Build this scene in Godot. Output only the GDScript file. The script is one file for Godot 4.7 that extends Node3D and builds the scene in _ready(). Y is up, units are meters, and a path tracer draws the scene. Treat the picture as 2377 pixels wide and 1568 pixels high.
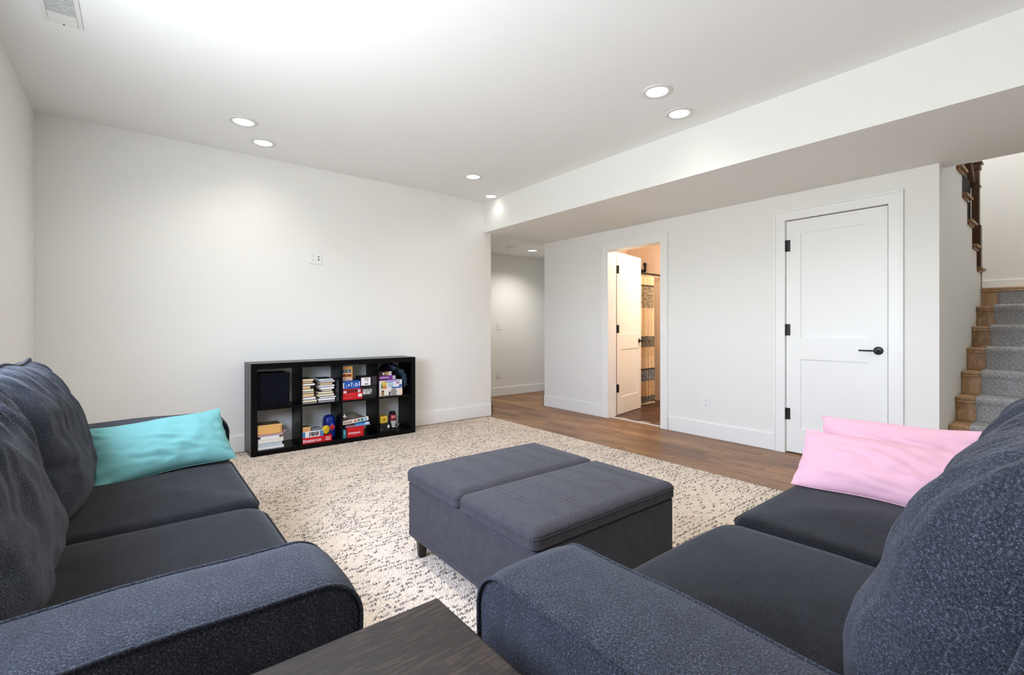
extends Node3D
# A basement family room. Plan axes: u runs along the shelf wall, v runs away from the camera corner; a point is P(u, height, v).

var used := {}
var meshes := {}
var M := {}


func _ready() -> void:
	setup_camera()
	setup_sky()
	setup_daylight()
	make_materials()
	build_floor()
	build_ceiling()
	build_walls()
	build_doors()
	build_bathroom()
	build_stairs()
	build_ceiling_fittings()
	build_wall_fittings()
	build_rug()
	build_sofa("left")
	build_sofa("right")
	build_pillows()
	build_ottoman()
	build_side_table()
	build_shelf()
	build_shelf_contents()


# ---------------------------------------------------------------- camera, sky, light
func setup_camera() -> void:
	var cam := Camera3D.new()
	cam.name = "camera"
	cam.projection = Camera3D.PROJECTION_FRUSTUM
	cam.near = 0.05
	cam.far = 60.0
	var f := 1084.95
	cam.size = 0.05 * 1568.0 / f
	cam.frustum_offset = Vector2(0, -0.05 * (784.0 - 759.88) / f)
	cam.position = Vector3(0, 1.10, 0)
	cam.rotation_degrees = Vector3(0, -38.611, 0)
	add_child(cam)
	cam.current = true


func setup_sky() -> void:
	var we := WorldEnvironment.new()
	we.name = "environment"
	var env := Environment.new()
	var sky := Sky.new()
	var sm := ProceduralSkyMaterial.new()
	sm.sky_top_color = Color(0.42, 0.58, 0.86)
	sm.sky_horizon_color = Color(0.82, 0.88, 0.95)
	sm.ground_horizon_color = Color(0.75, 0.76, 0.74)
	sm.ground_bottom_color = Color(0.45, 0.45, 0.42)
	sm.sky_energy_multiplier = 3.0
	sm.ground_energy_multiplier = 2.0
	sky.sky_material = sm
	env.sky = sky
	env.background_mode = Environment.BG_SKY
	env.tonemap_mode = Environment.TONE_MAPPER_LINEAR
	env.tonemap_exposure = 1.5
	env.sdfgi_enabled = true
	env.ssao_enabled = true
	env.ssil_enabled = true
	we.environment = env
	add_child(we)


func setup_daylight() -> void:
	# daylight entering the window over the left sofa
	area("window_daylight", P(-0.60, 1.47, 1.65), Vector3(1, -0.02, 0), Vector2(1.75, 1.0), 5.3, Color(0.955, 0.98, 1.0))


func area(called: String, at: Vector3, towards: Vector3, size: Vector2, energy: float, color: Color) -> void:
	var l := AreaLight3D.new()
	l.name = called
	l.area_size = size
	l.light_energy = energy
	l.light_color = color
	l.area_range = 20.0
	l.shadow_enabled = true
	add_child(l)
	l.position = at
	l.look_at_from_position(at, at + towards, Vector3.UP)


# ---------------------------------------------------------------- helpers
func P(u: float, y: float, v: float) -> Vector3:
	return Vector3(u, y, -v)


func numbered(called: String) -> String:
	if not used.has(called):
		used[called] = 0
		return called
	used[called] += 1
	return "%s_%03d" % [called, used[called]]


func tag(o: Node, label: String, category: String, group := "", kind := "") -> void:
	o.set_meta("label", label)
	o.set_meta("category", category)
	if group:
		o.set_meta("group", group)
	if kind:
		o.set_meta("kind", kind)


func thing(called: String, label: String, category: String, at := Vector3.ZERO, turn := 0.0, group := "", kind := "") -> Node3D:
	var o := Node3D.new()
	o.name = numbered(called)
	add_child(o, true)
	o.position = at
	o.rotation_degrees.y = turn
	tag(o, label, category, group, kind)
	return o


func part(called: String, mesh: Mesh, mat: Material, parent: Node3D, at := Vector3.ZERO, basis := Basis.IDENTITY) -> MeshInstance3D:
	var o := MeshInstance3D.new()
	o.name = called
	o.mesh = mesh
	o.material_override = mat
	o.transform = Transform3D(basis, at)
	parent.add_child(o, true)
	return o


func struct(called: String, mesh: Mesh, mat: Material, label: String, category: String, at := Vector3.ZERO) -> MeshInstance3D:
	var o := part(numbered(called), mesh, mat, self, at)
	tag(o, label, category, "", "structure")
	return o


func array_mesh(v: PackedVector3Array, n: PackedVector3Array, uv: PackedVector2Array, idx: PackedInt32Array) -> ArrayMesh:
	var a := []
	a.resize(Mesh.ARRAY_MAX)
	a[Mesh.ARRAY_VERTEX] = v
	a[Mesh.ARRAY_NORMAL] = n
	if uv.size() == v.size():
		a[Mesh.ARRAY_TEX_UV] = uv
	a[Mesh.ARRAY_INDEX] = idx
	var m := ArrayMesh.new()
	m.add_surface_from_arrays(Mesh.PRIMITIVE_TRIANGLES, a)
	return m


# box with rounded edges, centred on its own origin
func rbox(sx: float, sy: float, sz: float, r := 0.003, n := 1) -> ArrayMesh:
	var key := "rb %.4f %.4f %.4f %.4f %d" % [sx, sy, sz, r, n]
	if meshes.has(key):
		return meshes[key]
	r = minf(r, 0.49 * minf(sx, minf(sy, sz)))
	var h := Vector3(sx, sy, sz) * 0.5 - Vector3(r, r, r)
	var v := PackedVector3Array()
	var nn := PackedVector3Array()
	var idx := PackedInt32Array()
	for f in 6:
		var ax := f / 2
		var sg := 1.0 if f % 2 == 0 else -1.0
		var b := (ax + 1) % 3
		var c := (ax + 2) % 3
		var cb := steps(h[b], r, n)
		var cc := steps(h[c], r, n)
		var base := v.size()
		for i in cb.size():
			for j in cc.size():
				var q := Vector3.ZERO
				q[ax] = sg * (h[ax] + r)
				q[b] = cb[i]
				q[c] = cc[j]
				var core := q.clamp(-h, h)
				var d := (q - core).normalized()
				v.append(core + d * r)
				nn.append(d)
		var w := cc.size()
		for i in cb.size() - 1:
			for j in w - 1:
				var k := base + i * w + j
				if sg > 0:
					idx.append_array([k, k + 1, k + w, k + 1, k + w + 1, k + w])
				else:
					idx.append_array([k, k + w, k + 1, k + 1, k + w, k + w + 1])
	var m := array_mesh(v, nn, PackedVector2Array(), idx)
	meshes[key] = m
	return m


func steps(h: float, r: float, n: int) -> PackedFloat32Array:
	var o := PackedFloat32Array()
	for k in n + 1:
		o.append(-h - r * tan(PI / 4 * (1.0 - float(k) / n)))
	for k in n + 1:
		o.append(h + r * tan(PI / 4 * float(k) / n))
	return o


# box from its corners in plan axes
func ubox(u0: float, u1: float, y0: float, y1: float, v0: float, v1: float, r := 0.00004) -> Array:
	return [rbox(u1 - u0, y1 - y0, v1 - v0, r), Transform3D(Basis.IDENTITY, P((u0 + u1) / 2, (y0 + y1) / 2, (v0 + v1) / 2))]


func joined(list: Array) -> ArrayMesh:
	var st := SurfaceTool.new()
	st.begin(Mesh.PRIMITIVE_TRIANGLES)
	for e in list:
		st.append_from(e[0], 0, e[1])
	return st.commit()


func xf(at: Vector3, b := Basis.IDENTITY) -> Transform3D:
	return Transform3D(b, at)


# sheet of (nu+1) x (nv+1) points; faces look along dF/ds x dF/dt unless flip
func sheet(nu: int, nv: int, f: Callable, flip := false) -> ArrayMesh:
	var v := PackedVector3Array()
	var n := PackedVector3Array()
	var uv := PackedVector2Array()
	var idx := PackedInt32Array()
	for i in nu + 1:
		for j in nv + 1:
			var s := float(i) / nu
			var t := float(j) / nv
			v.append(f.call(s, t))
			uv.append(Vector2(s, t))
			n.append(Vector3.ZERO)
	var w := nv + 1
	for i in nu:
		for j in nv:
			var k := i * w + j
			for tri in [[k, k + 1, k + w], [k + 1, k + w + 1, k + w]]:
				var a: int = tri[0]
				var b: int = tri[2] if flip else tri[1]
				var c: int = tri[1] if flip else tri[2]
				idx.append_array([a, b, c])
				var fn := (v[c] - v[a]).cross(v[b] - v[a])
				n[a] += fn
				n[b] += fn
				n[c] += fn
	# points that coincide share one normal, so that closed sheets have no visible join
	var sums := {}
	for k in v.size():
		var key := Vector3i((v[k] * 20000.0).round())
		sums[key] = sums.get(key, Vector3.ZERO) + n[k]
	for k in v.size():
		n[k] = (sums[Vector3i((v[k] * 20000.0).round())] as Vector3).normalized()
	return array_mesh(v, n, uv, idx)


# round bar along a list of points
func tube(path: PackedVector3Array, r: float, sides := 8, closed := false) -> ArrayMesh:
	var pts := path.duplicate()
	if closed:
		pts.append(path[0])
	var v := PackedVector3Array()
	var nn := PackedVector3Array()
	var uv := PackedVector2Array()
	var idx := PackedInt32Array()
	var count := pts.size()
	var side := Vector3.ZERO
	for i in count:
		var before := pts[i - 1] if i > 0 else (path[path.size() - 1] if closed else pts[i])
		var after := pts[i + 1] if i < count - 1 else (path[1] if closed else pts[i])
		var d := (after - before).normalized()
		if side == Vector3.ZERO:
			side = d.cross(Vector3.UP if absf(d.y) < 0.9 else Vector3.RIGHT).normalized()
		side = (side - d * side.dot(d)).normalized()
		var up := side.cross(d).normalized()
		for k in sides + 1:
			var a := TAU * k / sides
			var o := side * cos(a) + up * sin(a)
			v.append(pts[i] + o * r)
			nn.append(o)
			uv.append(Vector2(float(k) / sides, float(i) / count))
	var w := sides + 1
	for i in count - 1:
		for k in sides:
			var q := i * w + k
			idx.append_array([q, q + 1, q + w, q + 1, q + w + 1, q + w])
	if not closed:
		for e in [0, count - 1]:
			var c := v.size()
			var d := (pts[e] - pts[1 if e == 0 else count - 2]).normalized()
			v.append(pts[e])
			nn.append(d)
			uv.append(Vector2.ZERO)
			for k in sides:
				v.append(v[e * w + k])
				nn.append(d)
				uv.append(Vector2.ZERO)
			for k in sides:
				if e > 0:
					idx.append_array([c, c + 1 + k, c + 1 + (k + 1) % sides])
				else:
					idx.append_array([c, c + 1 + (k + 1) % sides, c + 1 + k])
	return array_mesh(v, nn, uv, idx)


# turned shape round the y axis from [radius, height] pairs
func lathe(profile: Array, sides := 24) -> ArrayMesh:
	var last := profile.size() - 1
	return sheet(sides, last, func(s, t):
		var p: Array = profile[int(round(t * last))]
		var a: float = TAU * (0.0 if s > 0.9999 else s)
		return Vector3(p[0] * cos(a), p[1], p[0] * sin(a)), true)


# flat printed face, looking along +z
func face(w: float, h: float) -> ArrayMesh:
	return sheet(1, 1, func(s, t): return Vector3((s - 0.5) * w, (0.5 - t) * h, 0), true)


func lettering(text: String, height: float, mat: Material, parent: Node3D, at: Vector3, width := 0.0) -> void:
	var t := TextMesh.new()
	var fnt := SystemFont.new()
	fnt.font_names = PackedStringArray(["Droid Sans"])
	fnt.font_weight = 700
	t.font = fnt
	t.font_size = 32
	t.text = text
	t.pixel_size = height / 24.0
	t.depth = 0.0012
	t.curve_step = 4.0
	var b := Basis.IDENTITY
	if width > 0:
		var w := t.get_aabb().size.x
		if w > 0:
			b = Basis.from_scale(Vector3(width / w, 1, 1))
	part("lettering", t, mat, parent, at, b)


func noise(seed_: int, freq: float, octaves := 3, kind := FastNoiseLite.TYPE_SIMPLEX_SMOOTH) -> FastNoiseLite:
	var n := FastNoiseLite.new()
	n.seed = seed_
	n.noise_type = kind
	n.frequency = freq
	n.fractal_octaves = octaves
	return n


func bytes(n: FastNoiseLite, w: int, h: int) -> PackedByteArray:
	var im := n.get_seamless_image(w, h)
	im.convert(Image.FORMAT_L8)
	return im.get_data()


func mat(color: Color, rough := 0.6, metal := 0.0) -> StandardMaterial3D:
	var m := StandardMaterial3D.new()
	m.albedo_color = color
	m.roughness = rough
	m.metallic = metal
	return m


func c8(r: int, g: int, b: int) -> Color:
	return Color(r / 255.0, g / 255.0, b / 255.0)


func triplanar(m: StandardMaterial3D, scale: Vector3, offset := Vector3.ZERO) -> void:
	m.uv1_triplanar = true
	m.uv1_scale = scale
	m.uv1_offset = offset
	m.uv1_triplanar_sharpness = 4.0


func rgb_texture(w: int, h: int, d: PackedByteArray) -> ImageTexture:
	return ImageTexture.create_from_image(Image.create_from_data(w, h, false, Image.FORMAT_RGB8, d))


func grey_texture(w: int, h: int, d: PackedByteArray) -> ImageTexture:
	return ImageTexture.create_from_image(Image.create_from_data(w, h, false, Image.FORMAT_L8, d))


# heathered upholstery: flecks of light and dark yarn over a base colour
func fabric(base: Color, dark: Color, light: Color, size_m: float, fleck: float, seed_: int, stretch := 2.0) -> StandardMaterial3D:
	var w := 640
	var fine := bytes(noise(seed_, fleck, 2), w, w)
	var fine2 := bytes(noise(seed_ + 5, fleck * 0.45, 2), w, w)
	var coarse := bytes(noise(seed_ + 9, 0.008, 3), w, w)
	var d := PackedByteArray()
	d.resize(w * w * 3)
	var hgt := PackedByteArray()
	hgt.resize(w * w)
	var br := base.r * 255.0
	var bg := base.g * 255.0
	var bb := base.b * 255.0
	var dl := Vector3(light.r - base.r, light.g - base.g, light.b - base.b) * 255.0
	var dd := Vector3(dark.r - base.r, dark.g - base.g, dark.b - base.b) * 255.0
	for y in w:
		var ys := int(y * stretch) % w
		for x in w:
			var k := y * w + x
			var a := (fine[ys * w + x] - 128.0) / 128.0 * 0.8 + (fine2[k] - 128.0) / 128.0 * 0.5 + (coarse[k] - 128.0) / 128.0 * 0.10
			a = clampf(a * 1.5, -1.0, 1.0)
			hgt[k] = int(128 + a * 110)
			var q := dl * a * a if a > 0 else dd * (-a)
			d[k * 3] = clampi(int(br + q.x), 0, 255)
			d[k * 3 + 1] = clampi(int(bg + q.y), 0, 255)
			d[k * 3 + 2] = clampi(int(bb + q.z), 0, 255)
	var m := mat(Color.WHITE, 0.95)
	m.albedo_texture = rgb_texture(w, w, d)
	m.heightmap_enabled = true
	m.heightmap_texture = grey_texture(w, w, hgt)
	m.heightmap_scale = 0.12
	m.metallic_specular = 0.2
	m.rim_enabled = true
	m.rim = 0.22
	m.rim_tint = 0.5
	triplanar(m, Vector3.ONE / size_m)
	return m


# wood grain running down the image
func grain(w: int, h: int, dark: Color, mid: Color, light: Color, seed_: int, rings := 9.0, ring_amount := 0.16, fibre_amount := 0.30, fibre_freq := 0.05) -> ImageTexture:
	var warp := bytes(noise(seed_, 0.006, 3), w, h)
	var fibre := bytes(noise(seed_ + 3, fibre_freq, 4), w, h)
	var tone := bytes(noise(seed_ + 7, 0.004, 2), w, h)
	var d := PackedByteArray()
	d.resize(w * h * 3)
	for y in h:
		var yl := int(y * 0.22) % h
		for x in w:
			var k := y * w + x
			var wv := (warp[yl * w + x] - 128.0) / 128.0
			var ring := sin((x / float(w) * rings + wv * 3.2) * TAU)
			var fb := (fibre[(int(y * 0.06) % h) * w + x] - 128.0) / 128.0
			var tn := (tone[yl * w + x] - 128.0) / 128.0
			var a := clampf(0.5 + ring_amount * ring + fibre_amount * fb + 0.35 * tn, 0.0, 1.0)
			var c := dark.lerp(mid, a * 2.0) if a < 0.5 else mid.lerp(light, a * 2.0 - 1.0)
			d[k * 3] = int(c.r * 255)
			d[k * 3 + 1] = int(c.g * 255)
			d[k * 3 + 2] = int(c.b * 255)
	return rgb_texture(w, h, d)


func make_materials() -> void:
	var paint := mat(c8(241, 240, 235), 0.55)
	paint.metallic_specular = 0.3
	M.wall = paint
	M.ceiling = mat(c8(248, 249, 248), 0.9)
	M.ceiling.metallic_specular = 0.15
	M.trim = mat(c8(245, 245, 241), 0.4)
	M.door = mat(c8(245, 245, 241), 0.42)
	M.plastic = mat(c8(240, 240, 238), 0.35)
	M.trim_ring = mat(c8(226, 226, 224), 0.45)
	M.black = mat(c8(18, 18, 19), 0.4)
	M.iron = mat(c8(22, 20, 19), 0.45, 0.3)
	M.dark = mat(c8(8, 8, 8), 0.8)
	M.subfloor = mat(c8(120, 95, 72), 0.9)
	M.peach = mat(c8(238, 214, 188), 0.7)
	M.white = mat(c8(240, 240, 240), 0.6)
	M.grout = mat(c8(150, 130, 112), 0.9)

	var g := grain(384, 1024, c8(100, 68, 43), c8(150, 109, 74), c8(182, 141, 101), 11, 5.0)
	var tints := [c8(255, 255, 255), c8(240, 236, 232), c8(225, 219, 214), c8(248, 240, 230), c8(232, 230, 230), c8(214, 205, 200)]
	M.planks = []
	for i in tints.size():
		var m := mat(tints[i], 0.42)
		m.albedo_texture = g
		triplanar(m, Vector3(2.4, 2.4, 0.62), Vector3(0.37 * i, 0, 0.213 * i))
		M.planks.append(m)
	var oak := grain(384, 768, c8(132, 98, 62), c8(172, 134, 92), c8(196, 160, 116), 31, 4.0)
	M.oak = []
	for i in 4:
		var m := mat(Color.WHITE, 0.38)
		m.albedo_texture = oak
		triplanar(m, Vector3(2.6, 1.7, 1.6), Vector3(0.21 * i, 0.37 * i, 0.31 * i))
		M.oak.append(m)
	M.newel = mat(c8(74, 47, 26), 0.35)
	M.rail_wood = mat(c8(214, 196, 178), 0.4)
	M.rail_wood.albedo_texture = oak
	triplanar(M.rail_wood, Vector3(3, 1.7, 3))

	var tb := grain(512, 1024, c8(20, 15, 14), c8(37, 30, 28), c8(70, 56, 50), 51, 31.0, 0.05, 0.85, 0.17)
	var im := tb.get_image()
	im.rotate_90(CLOCKWISE)
	M.table = mat(c8(202, 197, 196), 0.42)
	M.table.albedo_texture = ImageTexture.create_from_image(im)
	triplanar(M.table, Vector3(1.3, 1.3, 1.6), Vector3(0.2, 0, 0.3))

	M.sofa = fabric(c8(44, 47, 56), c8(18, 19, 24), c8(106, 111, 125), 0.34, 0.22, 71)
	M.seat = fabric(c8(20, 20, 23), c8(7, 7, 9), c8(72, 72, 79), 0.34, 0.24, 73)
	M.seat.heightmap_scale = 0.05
	M.piping = mat(c8(42, 46, 56), 0.9)
	M.piping.rim_enabled = true
	M.piping.rim = 0.2
	M.linen = fabric(c8(64, 62, 66), c8(44, 43, 47), c8(104, 102, 108), 0.36, 0.22, 81, 5.0)
	M.linen.heightmap_enabled = false
	M.groove = mat(c8(70, 70, 78), 0.95)
	M.leg = mat(c8(30, 24, 22), 0.35)
	M.teal = mat(c8(100, 155, 153), 0.8)
	M.pink = mat(c8(212, 164, 178), 0.8)
	for m in [M.teal, M.pink]:
		m.rim_enabled = true
		m.rim = 0.1
	M.shelf = mat(c8(8, 8, 10), 0.28)
	M.shelf.metallic_specular = 0.28
	M.bin = fabric(c8(16, 18, 26), c8(8, 9, 14), c8(32, 36, 50), 0.3, 0.16, 91)
	var glass := mat(Color(0.95, 0.98, 1.0, 0.08), 0.02)
	glass.transparency = BaseMaterial3D.TRANSPARENCY_ALPHA
	M.glass = glass


func glow(color: Color, energy: float) -> StandardMaterial3D:
	var m := mat(Color.WHITE, 0.5)
	m.emission_enabled = true
	m.emission = color
	m.emission_energy_multiplier = energy
	return m


# ---------------------------------------------------------------- room shell
func build_floor() -> void:
	var floor_ := thing("floor", "mid-brown wood plank floor along the walls and down the hallway", "floor", Vector3.ZERO, 0, "", "structure")
	part("subfloor", joined([ubox(-0.72, 7.6, -0.14, -0.013, -1.05, 6.2)]), M.subfloor, floor_)
	var rng := RandomNumberGenerator.new()
	rng.seed = 5
	var plank := rbox(0.2025, 0.013, 1.4985, 0.0012, 1)
	# the joints the photograph shows, by row
	var known := {20: 2.43, 21: 1.615, 22: 2.08}
	for row in 30:
		var u := 3.55 + 0.204 * (row - 20)
		var start: float = known.get(row, fposmod(0.53 * row + rng.randf() * 0.25, 1.5))
		start = fposmod(start, 1.5) - 3.0
		for k in 7:
			var v0 := start + 1.5 * k
			if v0 + 1.5 < -1.0 or v0 > 6.15:
				continue
			part("plank", plank, M.planks[rng.randi() % M.planks.size()], floor_, P(u + 0.102, -0.0065, v0 + 0.75))


func build_ceiling() -> void:
	var c := thing("ceiling", "flat off-white painted ceiling with a dropped soffit along the right", "ceiling", Vector3.ZERO, 0, "", "structure")
	part("ceiling_panel", joined([ubox(-0.72, 3.33, 2.636, 2.76, -1.05, 4.86)]), M.ceiling, c)
	var s := part("soffit", joined([ubox(3.325, 4.60, 2.265, 2.76, -1.05, 4.835)]), M.wall, c)
	s.set_meta("label", "white boxed soffit dropped below the ceiling")
	part("hall_ceiling", joined([ubox(3.1, 7.15, 2.266, 2.40, 4.83, 6.15)]), M.ceiling, c)


func build_walls() -> void:
	struct("wall_left", joined([ubox(-0.71, -0.584, 0, 2.7, -1.05, 0.75), ubox(-0.71, -0.584, 0, 2.7, 2.55, 4.86), ubox(-0.71, -0.584, 0, 0.93, 0.75, 2.55), ubox(-0.71, -0.584, 2.03, 2.7, 0.75, 2.55)]), M.wall, "plain off-white wall at the far left behind the left sofa", "wall")
	struct("wall_back", joined([ubox(-0.71, 3.43, 0, 2.7, 4.717, 4.835)]), M.wall, "long off-white wall behind the black cube shelf", "wall")
	struct("wall_rear", joined([ubox(-0.71, 4.6, 0, 2.7, -1.05, -0.93)]), M.wall, "plain off-white wall behind the camera", "wall")
	var R := []
	for b in [[0.70, 0.972, 0, 2.3], [1.723, 2.948, 0, 2.3], [3.702, 4.832, 0, 2.3], [0.972, 1.723, 2.047, 2.3], [2.948, 3.702, 2.042, 2.3]]:
		R.append(ubox(4.442, 4.58, b[2], b[3], b[0], b[1]))
	struct("wall_right", joined(R), M.wall, "off-white wall with the closed panel door and the bathroom doorway", "wall")
	struct("wall_right_rear", joined([ubox(4.442, 4.56, 0, 2.3, -1.05, -0.37)]), M.wall, "short white wall right of the stair opening", "wall")
	struct("wall_hall_side", joined([ubox(4.57, 7.15, 0, 2.35, 4.71, 4.832)]), M.wall, "white wall on the near side of the hallway", "wall")
	struct("wall_hall_far", joined([ubox(3.1, 7.15, 0, 2.35, 5.98, 6.1)]), M.wall, "off-white end wall of the hallway with switch and outlet", "wall")
	struct("wall_hall_end", joined([ubox(7.05, 7.17, 0, 2.35, 4.8, 6.1), ubox(3.1, 3.22, 0, 2.35, 4.83, 6.1)]), M.wall, "white walls closing the two ends of the hallway", "wall")
	# window over the left sofa
	var w := thing("window_1", "white framed window over the left sofa", "window", P(-0.66, 1.48, 1.65), 0, "", "structure")
	var fr := []
	for s in [-1, 1]:
		fr.append([rbox(0.06, 1.1, 0.05, 0.004), xf(Vector3(0, 0, s * 0.875))])
		fr.append([rbox(0.06, 0.05, 1.8, 0.004), xf(Vector3(0, s * 0.525, 0))])
	part("window_frame", joined(fr), M.trim, w)
	part("mullion", rbox(0.05, 1.02, 0.05, 0.004), M.trim, w)
	for s in [-1, 1]:
		part("pane", rbox(0.006, 1.02, 0.82, 0.001), M.glass, w, Vector3(-0.015, 0, s * 0.435))
	part("sill", rbox(0.12, 0.03, 1.9, 0.006), M.trim, w, Vector3(0.045, -0.56, 0))
	# baseboards, 0.145 high
	struct("baseboard_back", joined([ubox(-0.58, 3.445, 0, 0.145, 4.703, 4.72, 0.003), ubox(3.425, 3.445, 0, 0.145, 4.703, 4.85, 0.003)]), M.trim, "white baseboard along the shelf wall", "baseboard")
	struct("baseboard_left", joined([ubox(-0.59, -0.570, 0, 0.145, -0.93, 4.705, 0.003)]), M.trim, "white baseboard along the left wall", "baseboard")
	struct("baseboard_right", joined([ubox(4.427, 4.45, 0, 0.145, 0.70, 0.892, 0.003), ubox(4.427, 4.45, 0, 0.145, 1.803, 2.867, 0.003), ubox(4.427, 4.45, 0, 0.145, 3.783, 4.846, 0.003), ubox(4.427, 7.0, 0, 0.145, 4.828, 4.846, 0.003)]), M.trim, "white baseboard along the wall with the two doors", "baseboard")
	struct("baseboard_hall", joined([ubox(3.2, 7.1, 0, 0.13, 5.966, 5.985, 0.003)]), M.trim, "white baseboard at the end of the hallway", "baseboard")


# two-panel door leaf: x across from the hinge side, y up, face looks along +z
func door_leaf(o: Node3D, w: float, h: float, flip := 1.0) -> void:
	var st := 0.115
	var t := 0.036
	for x in [st / 2, w - st / 2]:
		part("stile", rbox(st, h, t, 0.0006), M.door, o, Vector3(flip * x, h / 2, 0))
	for r in [[0.0, 0.21], [0.81, 1.0], [h - 0.118, h]]:
		part("rail", rbox(w - 2 * st + 0.001, r[1] - r[0], t, 0.0006), M.door, o, Vector3(flip * w / 2, (r[0] + r[1]) / 2, 0))
	for r in [[0.21, 0.81], [1.0, h - 0.118]]:
		part("panel", rbox(w - 2 * st + 0.01, r[1] - r[0] + 0.01, 0.016, 0.001), M.door, o, Vector3(flip * w / 2, (r[0] + r[1]) / 2, 0))


func hinge(o: Node3D, at: Vector3, b := Basis.IDENTITY) -> void:
	var list := [[rbox(0.036, 0.1, 0.003, 0.001), xf(Vector3(0.017, 0, -0.002))], [rbox(0.036, 0.1, 0.003, 0.001), xf(Vector3(-0.017, 0, -0.002))]]
	for k in 5:
		list.append([lathe([[0.0, -0.0095], [0.0065, -0.0095], [0.0065, 0.0095], [0.0, 0.0095]], 10), xf(Vector3(0, (k - 2) * 0.02, 0.003))])
	part("hinge", joined(list), M.black, o, at, b)


func casing(called: String, label: String, v0: float, v1: float, top: float) -> void:
	var o := thing(called, label, "door trim", P(4.442, 0, (v0 + v1) / 2), 0, "", "structure")
	var half := (v1 - v0) / 2
	for s in [-1, 1]:
		part("side_casing", joined([[rbox(0.016, top, 0.072, 0.0006), xf(Vector3(-0.008, top / 2, s * (half + 0.036)))], [rbox(0.024, top + 0.09, 0.018, 0.003), xf(Vector3(-0.012, (top + 0.09) / 2, s * (half + 0.081)))]]), M.trim, o)
		part("jamb", rbox(0.15, top, 0.016, 0.002), M.trim, o, Vector3(0.068, top / 2, s * (half + 0.006)))
	part("head_casing", joined([[rbox(0.016, 0.072, half * 2 + 0.144, 0.0006), xf(Vector3(-0.008, top + 0.036, 0))], [rbox(0.024, 0.018, half * 2 + 0.144, 0.003), xf(Vector3(-0.012, top + 0.081, 0))]]), M.trim, o)
	part("head_jamb", rbox(0.15, 0.016, half * 2 + 0.02, 0.002), M.trim, o, Vector3(0.068, top + 0.006, 0))


func build_doors() -> void:
	casing("trim_1", "white casing framing the closed panel door", 0.986, 1.712, 2.036)
	casing("trim_2", "white casing framing the open bathroom doorway", 2.962, 3.69, 2.03)
	# closed door; hinges on its left
	var d := thing("door_1", "closed white two-panel door with a black lever and black hinges", "door", P(4.468, 0.012, 1.7065), -90, "", "structure")
	# local x runs towards -v, local z looks towards -u
	door_leaf(d, 0.7125, 2.015)
	for y in [0.33, 1.065, 1.80]:
		hinge(d, Vector3(-0.002, y, 0.024))
	var lv := part("lever_handle", joined([[lathe([[0.0, 0.0], [0.031, 0.0], [0.032, 0.004], [0.028, 0.009], [0.0, 0.011]], 28), xf(Vector3.ZERO, Basis(Vector3.RIGHT, PI / 2))], [tube(PackedVector3Array([Vector3(0, 0, 0.008), Vector3(0, 0, 0.045)]), 0.009, 12), xf(Vector3.ZERO)], [tube(PackedVector3Array([Vector3(0.008, 0, 0.045), Vector3(-0.03, 0, 0.047), Vector3(-0.115, 0, 0.045)]), 0.0065, 10), xf(Vector3.ZERO)]]), M.black, d, Vector3(0.655, 0.906, 0.018))
	lv.set_meta("label", "matte black lever handle on a round rose")
	part("strike_plate", rbox(0.004, 0.06, 0.02, 0.001), M.black, d, Vector3(0.7175, 0.906, 0.016))
	# open bathroom door, swung into the bathroom
	var b := thing("door_2", "open white two-panel bathroom door with black hinges and round knob", "door", P(4.612, 0.012, 3.722), 12.2, "", "structure")
	door_leaf(b, 0.715, 2.02)
	for y in [0.33, 1.065, 1.80]:
		hinge(b, Vector3(-0.012, y, 0.02), Basis(Vector3.UP, -0.7))
	part("hinge_gap_shade", rbox(0.011, 1.74, 0.016, 0.002), M.black, b, Vector3(-0.009, 0.88, 0.012))  # black strip put in for the shade of the hinge-side gap
	for s in [-1, 1]:
		part("knob", joined([[lathe([[0.0, 0.0], [0.03, 0.0], [0.03, 0.006], [0.011, 0.009], [0.010, 0.03], [0.024, 0.038], [0.028, 0.05], [0.022, 0.06], [0.0, 0.063]], 24), xf(Vector3.ZERO, Basis(Vector3.RIGHT, s * PI / 2))]]), M.black, b, Vector3(0.655, 0.906, s * 0.018))


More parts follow.
